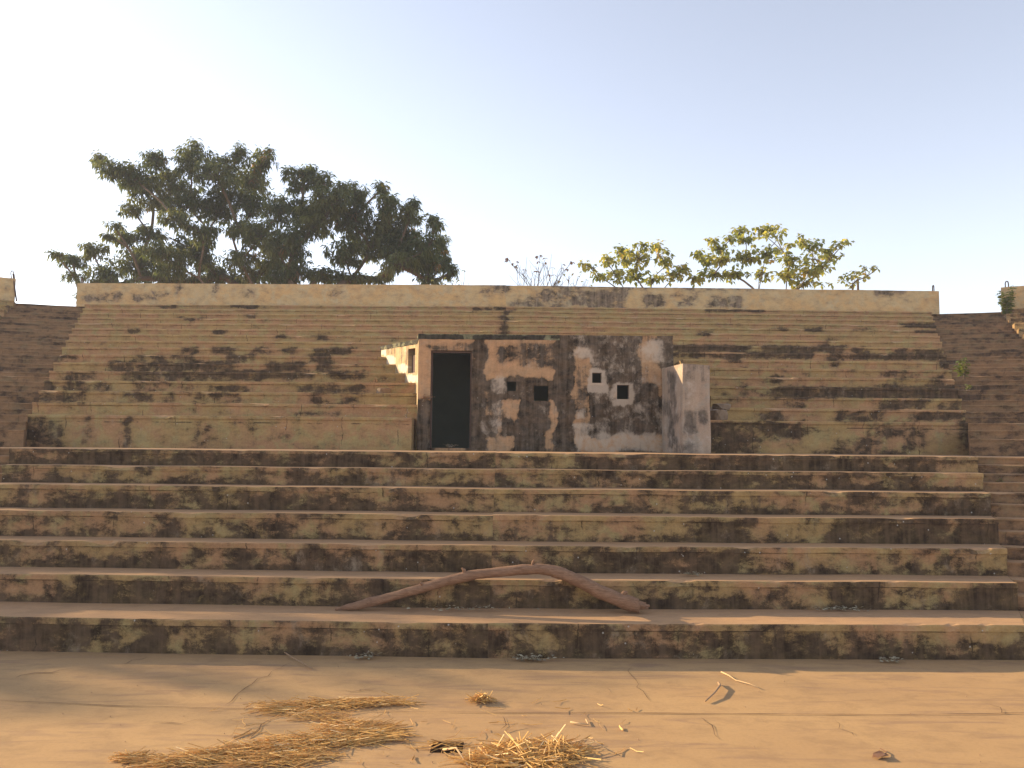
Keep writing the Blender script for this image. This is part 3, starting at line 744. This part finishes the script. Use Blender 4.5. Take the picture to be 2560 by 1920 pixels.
crack(s5([(1050, 1350), (1065, 1385), (1035, 1430)]), .014)
crack(s4([(90, 1105), (200, 1080), (320, 1075), (450, 1050)]), .03)
crack(s4([(740, 1030), (830, 1000), (900, 985)]), .02)
crack(s4([(960, 1380), (1100, 1383), (1300, 1362)]), .014)
crack(s5([(0, 1190), (120, 1188), (270, 1183)]), .014)
crack(s4([(1530, 1345), (1600, 1342), (1660, 1335)]), .016)

# ------------------------------------------------------------------ the bent branch
z1 = ZS[0]
br = [(18, 702, 4), (80, 682, 14), (160, 660, 25), (230, 640, 29), (320, 618, 27), (430, 588, 27), (560, 553, 29), (700, 512, 29), (820, 482, 31), (900, 468, 29), (1000, 456, 29), (1120, 446, 30), (1230, 438, 31), (1310, 440, 33), (1400, 462, 36), (1500, 505, 38), (1600, 552, 40), (1700, 598, 43), (1790, 638, 45), (1860, 668, 43), (1885, 682, 41)]
pts = []; rad = []
for i, (x, y, r_) in enumerate(br):
    f = i / (len(br) - 1); Y = 9.98 + .10 * math.sin(math.pi * min(1, f * 1.05)) 
    p = P(830 + x / 2.458, 1245 + y / 2.458, Y); r3 = r_ / 2.458 / F * Y
    p.z = max(p.z, z1 + r3 + .005); pts.append(p); rad.append(r3)
def smoothpath(pts, rad, n=5):
    op_, orr = [], []
    for i in range(len(pts) - 1):
        p0, p1, p2, p3 = pts[max(i - 1, 0)], pts[i], pts[i + 1], pts[min(i + 2, len(pts) - 1)]
        for k in range(n):
            t = k / n
            op_.append(.5 * ((2 * p1) + (p2 - p0) * t + (2 * p0 - 5 * p1 + 4 * p2 - p3) * t * t + (3 * p1 - p0 - 3 * p2 + p3) * t ** 3))
            orr.append(rad[i] + (rad[i + 1] - rad[i]) * t)
    op_.append(pts[-1]); orr.append(rad[-1]); return op_, orr
sp, sr = smoothpath(pts, rad)
mb = MB(); mb.tube(sp, [r * (1 + .07 * mn.noise(Vector((i * .35, 0, 0)))) for i, r in enumerate(sr)], 14)
for v in mb.v:
    n = mn.noise(v * 5) * .016 + mn.noise(v * 14) * .007 + mn.noise(v * 40) * .003; v.x += n; v.z += n
branch = tag(mb.build('branch', M['wood'], None, True), 'big bent bare branch arching across the lowest seat step', 'branch')
kn = MB(); q = pts[8]; kn.tube([q + Vector((-.01, -.0, .03)), q + Vector((-.02, -.01, .085)), q + Vector((-.05, -.01, .105))], [.035, .022, .008], 8)
kn.build('knot', M['wood'], branch, True)
kn = MB(); q = pts[3]; kn.tube([q + Vector((0, -.02, 0)), q + Vector((0, -.068, .004))], [.04, .025], 8); kn.build('knot', M['wood'], branch, True)
kn = MB(); q = pts[18]; kn.tube([q + Vector((-.02, 0, .05)), q + Vector((.02, -.01, .115)), q + Vector((.05, -.01, .118))], [.05, .03, .015], 8); kn.build('knot', M['wood'], branch, True)
kn = MB(); q = pts[12]; kn.tube([q + Vector((0, -.01, .04)), q + Vector((.01, -.03, .10)), q + Vector((.03, -.04, .125))], [.022, .014, .008], 7); kn.build('twig_stub', M['wood'], branch, True)
kn = MB(); q = pts[6]; kn.tube([q + Vector((0, -.02, .03)), q + Vector((-.03, -.05, .075))], [.02, .010], 7); kn.build('twig_stub', M['wood'], branch, True)
kn = MB(); e = pts[-1]; dd = (pts[-1] - pts[-2]).normalized()
for k in range(9):
    a = k * .7; o_ = Vector((0, math.cos(a), math.sin(a))) * .05 * random.uniform(.4, 1)
    b_ = e + o_; tip = b_ + dd * random.uniform(.05, .13); tip.z = max(tip.z, z1 + .02)
    kn.tube([b_ - dd * .04, tip], [.028, .012], 5)
kn.build('splintered_end', M['wood'], branch)

# ------------------------------------------------------------------ straw
def straws(mb, n, pick, hmax, lmin, lmax, wd=(.003, .008), dirb=None, dsp=math.pi, tilt=.25):
    for _ in range(n):
        x, y, dens = pick()
        z = hmax * dens * random.random() ** .8 + .012
        a = (dirb if dirb is not None else 0) + random.uniform(-dsp, dsp)
        L = random.uniform(lmin, lmax); el = random.gauss(0, tilt)
        d = Vector((math.cos(a) * math.cos(el), math.sin(a) * math.cos(el), math.sin(el)))
        cur = Vector((x, y, z)); w = random.uniform(*wd) * (2.0 if random.random() < .06 else 1); t = random.random() ** 1.2 * .92
        if random.random() < .05: t = 1
        kink = Vector((random.gauss(0, .25), random.gauss(0, .25), random.gauss(0, .18)))
        p0 = cur - d * L / 2; p1 = cur + kink * L * .18; p2 = cur + d * L / 2
        for p in (p0, p1, p2): p.z = max(p.z, .010)
        mb.tube([p0, p1, p2], [w * .5, w * .5, w * .4], 3, t, False)
def ellpick(lst):
    tot = sum(e[4] for e in lst)
    E_ = [(G(e[0], e[1]), e) for e in lst]
    def f():
        r = random.uniform(0, tot)
        for g, e in E_:
            r -= e[4]
            if r <= 0: break
        gx = G(e[0] + e[2], e[1]).x - g.x; gy = (G(e[0], e[1] - e[3]) - g).y
        a = random.uniform(0, 2 * math.pi); q = random.random() ** .55
        dx, dy = math.cos(a) * q, math.sin(a) * q
        sl_ = e[5] if len(e) > 5 else 0
        return g.x + dx * gx, g.y + dy * gy + dx * gx * sl_, (1 - q * q) * .9 + .1
    return f
def pile(label, n, lst, hmax, lmin=.10, lmax=.34, **kw):
    mb = MB(); straws(mb, n, ellpick(lst), hmax, lmin, lmax, **kw)
    return tag(mb.build('straw_pile', M['straw'], None, False, 'tint'), label, 'straw', 'straw left on the concrete floor')
pile('long golden straw heap sweeping to the bottom left in front of the grandstand', 1600, [(905, 1840, 92, 22, 5), (780, 1860, 105, 13, 4, .1), (680, 1880, 105, 11, 4, .1), (560, 1893, 100, 13, 3, .1), (450, 1910, 90, 12, 2, .1), (700, 1900, 120, 20, 2.5, .1), (860, 1820, 60, 14, 1)], .045, .12, .5, dirb=.18, dsp=.75, tilt=.12)
pile('thin straggling straw strip, farthest back of the straw, shaded', 420, [(712, 1774, 42, 9, 2), (800, 1768, 88, 7, 3), (900, 1762, 105, 6, 3), (780, 1792, 70, 12, 1), (985, 1758, 40, 5, .5)], .035, .18, .55, dirb=.1, dsp=.6, tilt=.10)
pile('tangled pale straw heap beside the square drain pit', 560, [(1275, 1897, 85, 24, 4), (1390, 1888, 75, 22, 3), (1300, 1915, 130, 20, 4), (1330, 1868, 80, 14, .6)], .06, .14, .55, wd=(.004, .010), tilt=.2)
pile('tiny cone of dry straw alone on the floor under the branch', 120, [(1203, 1754, 24, 6, 1)], .07, .06, .2)
pile('small separate tuft of straw at the bottom left of the floor', 130, [(335, 1900, 38, 7, 1)], .04, .08, .22, dirb=.2, dsp=.8)
pile('few straws lying across the square drain pit', 16, [(1110, 1872, 52, 12, 1)], .03, .14, .40, dirb=.2, dsp=.8)
mb = MB(); straws(mb, 110, lambda: (*(lambda g: (g.x, g.y))(G(random.uniform(500, 1600), random.uniform(1755, 1915))), .1), .004, .05, .22)
struct(mb.build('scattered_straw', M['straw'], None, False, 'tint'), 'stuff')
rg = random.Random(5); mb = MB()
for _ in range(60):
    g = G(rg.uniform(0, 2560), rg.uniform(1665, 1915)); q = rg.uniform(.002, .006)
    if hx0 - .02 < g.x < hx1 + .02 and hy0 - .02 < g.y < hy1 + .02: continue
    a = rg.uniform(0, 6.3); c8 = []
    for zz_, k in ((.004, 1), (.008 + q, .6)):
        for w_ in range(4): c8.append(Vector((g.x + math.cos(a + w_ * 1.57) * q * k * rg.uniform(.7, 1.3), g.y + math.sin(a + w_ * 1.57) * q * k * rg.uniform(.7, 1.3), zz_)))
    mb.hexa(c8)
struct(mb.build('grit', M['stick']), 'stuff')
def stick(name, label, px, r, mat, z=0.0, lift=0.0):
    mb = MB(); pts = [G(x, y, z) for x, y in px]
    for i, p in enumerate(pts): p.z = z + r + .008 + (lift * math.sin(math.pi * i / (len(pts) - 1)) if len(pts) > 2 else 0)
    rr = [r * (1 - .5 * i / len(pts)) for i in range(len(pts))]
    mb.tube(pts, rr, 6)
    return tag(mb.build(name, M[mat], None, True), label, 'stick', 'sticks on the concrete floor')
stick('stick', 'thin pale straight stick on the sunlit floor', s6([(352, 1078), (400, 1100), (440, 1128), (520, 1150), (590, 1178)]), .008, 'palestick')
stick('stick', 'dark curved twig on the sunlit floor left of the pale stick', s6([(335, 1148), (345, 1175), (310, 1222), (255, 1262)]), .014, 'stick', 0, .02)
stick('stick', 'thin forked stick leaning at the foot of the lowest step', s4([(1715, 935), (1760, 975), (1800, 1000), (1915, 1055)]), .009, 'stick', 0, .02)
stick('stick', 'pale long straw stalk arching from the tangled heap', [(1395, 1868), (1460, 1865), (1480, 1868), (1540, 1888)], .006, 'palestick', 0, .04)
stick('stick', 'short pale bent straw stalk beside the drain pit', [(1108, 1880), (1140, 1892), (1170, 1920)], .010, 'palestick', 0, .05)
stick('stick', 'small broken twig on the floor right of the tangled heap', s5([(1465, 1388), (1520, 1398), (1575, 1402), (1560, 1372)]), .008, 'palestick')
mb = MB(); g = G(2200, 1895)
for dx, dy, a in ((0, 0, .3), (.01, .0, .9)):
    n = len(mb.v); d = Vector((math.cos(a), math.sin(a), 0)); s_ = Vector((-d.y, d.x, 0))
    pts_ = [g - d * .075, g - d * .02 + s_ * .05 + Vector((0, 0, .008)), g + d * .07 + s_ * .02 + Vector((0, 0, .012)), g + d * .09, g - d * .01 - s_ * .045 + Vector((0, 0, .015))]
    for p in pts_: p.z += .012 + dx
    mb.v += pts_; mb.a += [.1] * 5; mb.f.append((n, n + 1, n + 2, n + 3, n + 4))
mb.tube([g + Vector((.05, .03, .02)), g + Vector((.10, .09, .012)), g + Vector((.08, .17, .012))], .004, 4)
tag(mb.build('fallen_leaf', M['dry'], None, False, 'tint'), 'curled brown fallen leaf on the sunlit floor at the bottom right', 'leaf')
def litter(label, x0, x1, y, z, n, Yspread=.10):
    mb = MB()
    for _ in range(n):
        f = random.gauss(.5, .2); g = G(x0 + (x1 - x0) * f, y, z); g.y += random.uniform(-Yspread, 0); g.z = z + .02 + abs(random.gauss(0, .02))
        a = random.uniform(0, 6.3); mb.leaf(g, Vector((math.cos(a), math.sin(a), random.uniform(-.1, .5))), random.uniform(.03, .075), random.uniform(.015, .035), random.random(), .3)
    return tag(mb.build('leaf_litter', M['litter'], None, False, 'tint'), label, 'dead leaves', 'drifts of dead leaves at the foot of the steps')
litter('drift of dead leaves on the floor below the left half of the branch', 870, 960, 1645, 0, 60)
litter('longest drift of dead leaves on the floor below the right half of the branch', 1255, 1400, 1651, 0, 110)
litter('small drift of pale dead leaves at the foot of the lowest step near the right end', 2185, 2255, 1654, 0, 55)
litter('pale dead leaves on the lowest step tread right of the branch', 2020, 2180, 1528, z1, 90, .05)
litter('thin dead leaves on the lowest step tread behind the branch', 1000, 1330, 1528, z1, 70, .05)
litter('few dead leaves at the back of the second step, right of centre', 1700, 1760, 1440, ZS[1], 40, .05)

# ------------------------------------------------------------------ weeds
def weed(label, base, n, hh, spread, mat='weed', lf=(.05, .11), bushy=1.0, stem=True, lean=0.0):
    root = thing('weed', label, 'plant', base, 'weeds growing on the stands')
    ms, ml = MB(), MB(); base = Vector(base)
    for k in range(n):
        a = random.uniform(0, 6.3); h_ = hh * random.uniform(.45, 1)
        tip = base + Vector((math.cos(a) * spread * random.uniform(.2, 1) + lean, math.sin(a) * spread * .7, h_))
        mid = base.lerp(tip, .5) + Vector((random.gauss(0, .02), random.gauss(0, .02), h_ * .08))
        ms.tube([base + Vector((random.gauss(0, .02), random.gauss(0, .02), -.02)), mid, tip], [.006, .005, .002], 4)
        for q in range(int(14 * bushy)):
            f = random.uniform(.15, 1); p = base.lerp(mid, f * 2) if f < .5 else mid.lerp(tip, f * 2 - 1)
            b = random.uniform(0, 6.3); ml.leaf(p, Vector((math.cos(b), math.sin(b), random.uniform(-.2, .6))), random.uniform(*lf), random.uniform(*lf) * .45, random.random() * .9, .4)
    ms.build('stem', M['twig'], root); ml.build('foliage', M[mat], root, False, 'tint')
    return root
q = P(2519, 800, 28.3); weed('green weed bush at the parapet end by the right edge of the photo', (q.x, q.y, ZT - .35), 22, 1.15, .35, 'weed', (.10, .2), 1.6)
q = P(2408, 946, 19.9); weed('bright green weed tuft where the upper seats meet the right stairway', (q.x, q.y, q.z), 14, .55, .30, 'weed', (.07, .15), 1.2)
q = P(2492, 1246, 12.6); weed('upright leafy weed at the edge of the right stairway, lowest of the weeds', (q.x, 12.55, q.z), 7, .38, .07, 'weed', (.03, .06), 1.5)
q = P(2452, 1230, 13.3); weed('low dark green weed patch in the corner of a seat step by the right stairway', (q.x, 13.45, ZS[4]), 12, .2, .2, 'weed', (.03, .07), 1)
q = P(2420, 975, 18.6); weed('tiny green sprout in the joint beside the right stairway, under the bright tuft', (q.x, q.y, q.z), 5, .14, .12, 'weed', (.04, .08), 1)
q = P(1060, 1002, 16.7); weed('dry pinkish twiggy plant clinging to the wall left of the doorway', (q.x, 16.72, q.z), 9, .16, .16, 'dry', (.03, .06), .8, lean=.12)
q = P(1020, 1006, 16.9); weed('small dry grass sprout on the low wall left of the booth', (q.x, 16.7, ZS[7] + .02), 4, .2, .05, 'litter', (.03, .05), .3)
q = P(1110, 1122, 16.9); weed('small dry leaves growing on the door sill of the booth', (q.x + .1, 16.86, d0[2]), 10, .10, .32, 'litter', (.03, .06), .6)
q = P(945, 925, 19.6); weed('dry brown weed on the seats in front of the booth side wall', (q.x, 19.2, ZS[9] + .15), 10, .35, .3, 'dry', (.04, .08), .8)

# ------------------------------------------------------------------ trees
def skeleton(base, trunk_top, nodes, r0, mbt, minr=.02):
    """connect nodes to the nearest earlier node; radius from number of descendants"""
    pts = [Vector(base), Vector(base).lerp(Vector(trunk_top), .5) + Vector((random.gauss(0, .1), 0, 0)), Vector(trunk_top)]
    par = [-1, 0, 1]
    todo = sorted(nodes, key=lambda p: (p - pts[2]).length)
    for p in todo:
        best = min(range(2, len(pts)), key=lambda i: (pts[i] - p).length + .35 * (pts[i] - pts[2]).length + 1.3 * max(0, .75 * math.hypot(pts[i].x - p.x, pts[i].y - p.y) - (p.z - pts[i].z)))
        a = pts[best]; L = (p - a).length; prev = best
        k = max(1, int(L / 1.0))
        for j in range(1, k + 1):
            f = j / k; q = a.lerp(p, f) + Vector((random.gauss(0, .07) * (j < k), random.gauss(0, .07) * (j < k), math.sin(f * math.pi) * L * .06))
            pts.append(q); par.append(prev); prev = len(pts) - 1
    cnt = [0.0] * len(pts); ch = [[] for _ in pts]
    for i in range(len(pts) - 1, 0, -1):
        if cnt[i] == 0: cnt[i] = 1
        cnt[par[i]] += cnt[i]; ch[par[i]].append(i)
    rad = [max(minr, r0 * (c / cnt[0]) ** .58) for c in cnt]
    # chains
    def chain(i, start):
        path = [start, i]
        while ch[path[-1]]:
            nx = max(ch[path[-1]], key=lambda c: cnt[c]); 
            for c in ch[path[-1]]:
                if c != nx: stack.append((c, path[-1]))
            path.append(nx)
        pp = [pts[k] for k in path]; rr = [min(rad[k], rad[path[min(1, len(path) - 1)]]) for k in path]
        pp, rr = smoothpath(pp, rr, 3)
        mbt.tube(pp, rr, 7)
    stack = [(1, 0)]
    while stack: c, s_ = stack.pop(); chain(c, s_)
def cluster(mbl, c, n, L, wd, t, d0=None, open_=.4):
    for k in range(n):
        a = random.uniform(0, 6.3); el = random.uniform(-1.2, open_)
        d = Vector((math.cos(a) * math.cos(el), math.sin(a) * math.cos(el), math.sin(el)))
        tt = min(.92, max(0, t + random.gauss(0, .12))) if t < .93 else t
        mbl.leaf(c + d * .04, d, L * random.uniform(.55, 1.2), wd * random.uniform(.7, 1.2), tt, .9)
def tree(name, label, Y, base, ttop, blobs, r0, dens, L, wd, lm, bm_, group, spreadY=1.0, nl=11, odd=.015, gap=.15, twigr=.012, twn=3, shell=.45):
    root = thing(name, label, 'tree' if 'tree' in name else 'shrub', base, group)
    mt, ml = MB(), MB(); nodes = []; cl = []
    for (cx, cy, rx, ry) in blobs:
        off = random.uniform(-1, 1) * spreadY
        c = P(cx * K, cy * K, Y + off); RX = rx * K / F * (Y + off); RY = ry * K / F * (Y + off)
        RD = (RX + RY) * .5
        nodes.append(c - Vector((0, 0, RY * .35)))
        n = max(2, int(dens * (RX * RY) ** .85 * (1.0 + .4 * RD)))
        blobt = random.uniform(.1, .55)
        for k in range(n):
            v = Vector((random.gauss(0, 1), random.gauss(0, 1), random.gauss(0, 1))).normalized() * random.random() ** shell
            p = c + Vector((v.x * RX, v.y * RD, v.z * RY))
            if mn.noise(p * 1.25) < -gap * 2.2: continue
            t = 1.0 if random.random() < odd and mn.noise(p * .5 + Vector((9, 9, 9))) > -.1 else min(.9, max(0, blobt + random.gauss(0, .16) + .12 * v.z))
            cl.append((p, t, nodes[-1]))
    skeleton(base, ttop, nodes, r0, mt, .02 if 'tree' in name else .009)
    for q, (p, t, nd) in enumerate(cl):
        cluster(ml, p, nl, L, wd, t)
        if q % twn == 0:
            m_ = nd.lerp(p, .5) + Vector((random.gauss(0, .08), random.gauss(0, .08), random.gauss(0, .06)))
            mt.tube([nd, m_, p], [twigr * 1.6, twigr, twigr * .6], 4, 0, False)
    mt.build('trunk', bm_, root, True); ml.build('crown', lm, root, False, 'tint')
    return root
A = [(600, 598, 44, 16), (560, 588, 44, 22), (500, 602, 40, 12), (440, 500, 40, 28), (470, 460, 40, 24), (380, 470, 38, 20), (520, 490, 35, 30), (420, 535, 40, 22), (340, 540, 40, 22), (212, 342, 20, 13), (245, 362, 36, 20), (290, 378, 48, 28), (335, 345, 30, 24), (372, 398, 62, 36), (412, 345, 36, 34), (424, 312, 15, 14), (470, 372, 52, 42), (520, 332, 28, 24), (572, 345, 32, 32), (545, 392, 44, 38), (490, 425, 48, 26), (600, 452, 32, 36), (330, 432, 48, 25), (288, 452, 32, 15), (410, 438, 60, 28), (455, 345, 26, 24), (545, 440, 38, 28), (300, 400, 40, 20),
     (122, 548, 18, 8), (158, 560, 32, 17), (200, 538, 32, 20), (248, 487, 18, 11), (240, 508, 20, 10), (280, 512, 42, 18), (325, 500, 38, 17), (165, 598, 28, 12), (225, 590, 46, 24), (300, 565, 66, 30), (385, 565, 56, 34), (375, 512, 34, 16), (350, 598, 60, 16), (470, 590, 52, 22), (520, 555, 38, 26), (560, 505, 42, 36), (590, 555, 40, 34), (440, 555, 30, 20), (430, 605, 60, 12), (178, 632, 14, 16), (255, 610, 50, 12), (500, 500, 22, 16)]
tree('leafy_tree', 'tall dark green spreading tree behind the parapet, reaching farther left', 37, (P(560 * K, 700, 37).x, 37, 0), P(552 * K, 700 * K, 37), A, .24, 112, .40, .078, M['leaf'], M['bark'], 'trees behind the grandstand', 1.8, 11, gap=.15)
B = [(628, 372, 15, 12), (660, 368, 30, 16), (655, 405, 36, 30), (698, 388, 20, 20), (720, 425, 46, 34), (690, 470, 62, 44), (742, 402, 12, 12), (772, 415, 26, 26), (765, 465, 46, 40), (825, 402, 16, 18), (838, 440, 28, 28), (840, 490, 46, 40), (800, 520, 62, 40), (885, 465, 28, 24), (897, 440, 15, 14), (880, 515, 42, 34), (938, 480, 17, 24), (925, 525, 32, 26), (952, 525, 22, 30), (962, 560, 20, 22), (972, 585, 14, 16), (920, 570, 48, 26), (860, 565, 48, 24), (745, 545, 42, 30), (640, 520, 46, 40), (625, 580, 52, 28), (700, 592, 56, 16), (760, 598, 46, 14), (650, 450, 36, 30), (820, 598, 34, 12), (600, 530, 40, 35), (930, 602, 36, 9), (855, 540, 40, 24), (905, 550, 40, 22)]
tree('leafy_tree', 'dense dark tree behind the parapet, its crown sloping down to the right', 35, (P(640 * K, 700, 35).x, 35, 0), P(648 * K, 700 * K, 35), B, .22, 116, .40, .078, M['leaf'], M['bark'], 'trees behind the grandstand', 1.4, 12, gap=.15)
C1 = [(1262, 568, 12, 8), (1280, 575, 14, 10), (1312, 562, 18, 15), (1342, 538, 14, 12), (1348, 560, 16, 14), (1378, 552, 26, 17), (1392, 526, 18, 8), (1420, 528, 18, 10), (1425, 548, 22, 14), (1332, 590, 22, 14), (1375, 592, 26, 14), (1440, 565, 14, 12), (1458, 590, 22, 16), (1472, 578, 12, 12), (1410, 600, 22, 9), (1300, 595, 18, 10)]
C1 = [(a, b, c * 1.45, d * 1.35) for a, b, c, d in C1]
shr = dict(spreadY=.7, nl=4, odd=.02, gap=.16, twigr=.008, twn=2, shell=.8)
tree('shrub', 'yellow green big leafed shrub top showing behind the parapet, left of the larger one', 32.5, (P(1390 * K, 700, 32.5).x, 32.5, 0), P(1388 * K, 790 * K, 32.5), C1, .055, 85, .27, .15, M['shrub'], M['twig'], 'shrubs behind the grandstand', **shr)
C2 = [(1512, 548, 12, 12), (1524, 562, 18, 12), (1540, 518, 12, 9), (1555, 535, 18, 14), (1575, 515, 16, 12), (1598, 500, 16, 12), (1612, 515, 20, 12), (1645, 496, 16, 12), (1668, 492, 16, 11), (1680, 510, 16, 16), (1690, 535, 22, 14), (1560, 560, 28, 14), (1610, 555, 30, 16), (1655, 545, 26, 16), (1705, 560, 26, 18), (1738, 520, 16, 12), (1755, 528, 20, 12), (1762, 555, 24, 14), (1785, 538, 12, 8), (1795, 552, 16, 12), (1812, 524, 12, 7), (1828, 518, 7, 6), (1545, 590, 28, 12), (1590, 592, 26, 12), (1640, 590, 22, 14), (1700, 592, 36, 14), (1750, 585, 26, 14), (1775, 575, 16, 14), (1500, 600, 18, 12), (1740, 610, 40, 6)]
C2 = [(a, b, c * 1.45, d * 1.35) for a, b, c, d in C2]
tree('shrub', 'larger wide yellow green leafy shrub behind the parapet, right of centre', 32, (P(1660 * K, 700, 32).x, 32, 0), P(1658 * K, 800 * K, 32), C2, .07, 85, .27, .15, M['shrub'], M['twig'], 'shrubs behind the grandstand', **shr)
C3 = [(1838, 595, 12, 9), (1852, 588, 14, 9), (1868, 578, 12, 8), (1885, 575, 8, 5), (1895, 578, 5, 4), (1842, 612, 16, 7), (1820, 600, 10, 8), (1872, 595, 10, 8)]
shr['twn'] = 1
tree('shrub', 'sparse nearly leafless shrub, rightmost behind the parapet beside the post', 32, (P(1850 * K, 700, 32).x, 32, 0), P(1848 * K, 740 * K, 32), C3, .03, 110, .20, .11, M['shrub'], M['twig'], 'shrubs behind the grandstand', spreadY=.5, nl=4, odd=.03, gap=.1, twigr=.005, twn=1, shell=.6)
def bare(label, cx, w, y0, n, nleaf, lm):
    Y = 31.5; b = Vector((P(cx * K, 700, Y).x, Y, 0))
    root = thing('shrub', label, 'shrub', b, 'shrubs behind the grandstand')
    mt, ml = MB(), MB(); c = Vector((b.x, Y, 7.2)); mt.tube([b, c], [.05, .03], 6)
    def grow(p, d, L, r, lev):
        e = p + d * L; m_ = p.lerp(e, .5) + Vector((random.gauss(0, .05), random.gauss(0, .05), 0)) * L
        mt.tube([p, m_, e], [r, r * .8, r * .6], 4, 0, False)
        if lev == 0:
            for _ in range(nleaf if random.random() < .45 else 0): ml.leaf(e, Vector((random.gauss(0, 1), random.gauss(0, 1), -.5)), .17, .09, random.random(), .6)
            return
        for k in range(3 if lev > 1 else 2):
            f = .55 + .45 * k / 2; q = p.lerp(e, f); dd = (d + Vector((random.gauss(0, .45), random.gauss(0, .3), random.uniform(0, .3)))).normalized()
            grow(q, dd, L * random.uniform(.5, .8), r * .62, lev - 1)
    for k in range(n):
        px = cx + w * (k / (n - 1) - .5) * 2; top = P(px * K, (y0 + random.uniform(0, 45)) * K, Y)
        d = (top - c); grow(c + Vector((random.gauss(0, .1), 0, 0)), d.normalized(), d.length * .55, .022, 2)
    mt.build('stem', M['twig'], root); ml.build('foliage', M[lm], root, False, 'tint')
bare('bare brown twiggy shrub with few dry leaves just right of the wall crack', 1165, 62, 545, 9, 3, 'dry')
bare('thin bare twigs between the two leafy shrubs behind the parapet', 1235, 36, 560, 5, 1, 'shrub')
bare('wispy bare twigs at the right foot of the dense dark tree', 985, 25, 580, 4, 2, 'shrub')
# tree beyond the left stand whose thin crown shades the left of the floor (outside the frame)
random.seed(21)
SUN_AZ, SUN_EL = 65.0, 18.7
sd_ = Vector((-math.sin(R(SUN_AZ)) * math.cos(R(SUN_EL)), math.cos(R(SUN_AZ)) * math.cos(R(SUN_EL)), math.sin(R(SUN_EL))))
root = thing('leafy_tree', 'thin crowned tree standing outside beyond the left grandstand', 'tree', (-38, 28, 0), 'trees behind the grandstand')
mt, ml = MB(), MB(); nodes = []; cl = []
for (tx, ty, tz, rr) in ((-5.5, 11.6, 1, 2.2), (-3.4, 10.5, .6, 1.9), (-1.6, 10.6, .6, 1.8), (-.9, 11.8, 1.2, 1.7), (-3.5, 12.8, 1.6, 2.2), (-4.2, 8.9, 0, 1.5), (-2.2, 9.0, 0, 1.2), (-6.5, 9.2, .2, 1.8), (-7, 13.5, 1.8, 2.2), (-1.0, 13.5, 2, 1.8), (-5, 7.9, 0, .9), (-4.4, 7.5, 0, .9), (-2.9, 8.1, 0, 1.0), (-1.3, 8.9, 0, .9), (-6.2, 7.4, 0, 1.1), (-.3, 9.6, .2, .9)):
    c = Vector((tx, ty, tz)); c = c + sd_ * ((41.5 + random.uniform(-2, 2)))
    nodes.append(c)
    for k in range(int(12 * rr ** 1.8)):
        v = Vector((random.gauss(0, 1), random.gauss(0, 1), random.gauss(0, 1))).normalized() * random.random() ** .4
        cl.append((c + Vector((v.x * rr, v.y * rr, v.z * rr * .62)), random.uniform(.1, .7)))
skeleton((-38, 28, 0), Vector((-38.5, 28, 8.5)), nodes, .4, mt)
for p, t in cl: cluster(ml, p, 8, .26, .075, t)
mt.build('trunk', M['bark'], root, True); ml.build('crown', M['leaf'], root, False, 'tint')

# ------------------------------------------------------------------ light, sky, camera
w = bpy.data.worlds.new('World'); S.world = w; w.use_nodes = True
nt = w.node_tree; bg = nt.nodes['Background']
sky = nt.nodes.new('ShaderNodeTexSky'); sky.sky_type = 'NISHITA'; sky.sun_disc = False
sky.sun_elevation = R(SUN_EL); sky.sun_rotation = R(-SUN_AZ)
sky.air_density = 1.0; sky.dust_density = .35; sky.ozone_density = 1.0; sky.altitude = 300
hs = nt.nodes.new('ShaderNodeHueSaturation'); hs.inputs['Saturation'].default_value = .56; nt.links.new(sky.outputs[0], hs.inputs['Color']); wb = nt.nodes.new('ShaderNodeMix'); wb.data_type = 'RGBA'; wb.blend_type = 'MULTIPLY'; wb.inputs[0].default_value = 1; wb.inputs[7].default_value = (1.03, .985, 1.0, 1); nt.links.new(hs.outputs[0], wb.inputs[6]); nt.links.new(wb.outputs[2], bg.inputs[0]); bg.inputs[1].default_value = .13
sl_ = bpy.data.lights.new('sun', 'SUN'); sl_.energy = 4.8; sl_.angle = R(.55); sl_.color = (1.0, .77, .46)
so = bpy.data.objects.new('sun', sl_); COL.objects.link(so)
so.rotation_euler = (-sd_).to_track_quat('-Z', 'Y').to_euler()
# thin scattering volume added for lens glare and to lift dark tones
mb = MB(); x0, x1, y0, y1, z0, z1_ = -70, 70, -30, 75, -1.4, 24
mb.hexa([Vector(p) for p in ((x0, y0, z0), (x1, y0, z0), (x1, y1, z0), (x0, y1, z0), (x0, y0, z1_), (x1, y0, z1_), (x1, y1, z1_), (x0, y1, z1_))])
t = NT('glare_haze'); pv = t.new('ShaderNodeVolumePrincipled'); pv.inputs['Color'].default_value = (.78, .83, .98, 1); pv.inputs['Density'].default_value = .0011; pv.inputs['Anisotropy'].default_value = .1
t.l.new(pv.outputs[0], t.out.inputs['Volume'])
hz_ = struct(mb.build('glare_haze', t.m), 'stuff')
cd = bpy.data.cameras.new('camera'); co = bpy.data.objects.new('camera', cd); COL.objects.link(co)
cd.sensor_fit = 'HORIZONTAL'; cd.sensor_width = 36; cd.lens = 36 * F / W; cd.clip_end = 2000; cd.clip_start = .05
m3 = Matrix((rgt, upc, -fwd)).transposed()
co.matrix_world = Matrix.Translation(CAM) @ m3.to_4x4()
S.camera = co
S.view_settings.view_transform = 'Standard'; S.view_settings.look = 'None'
S.view_settings.exposure = 1.2; S.view_settings.gamma = 1.0
S.cycles.max_bounces = 6; S.cycles.use_denoising = True
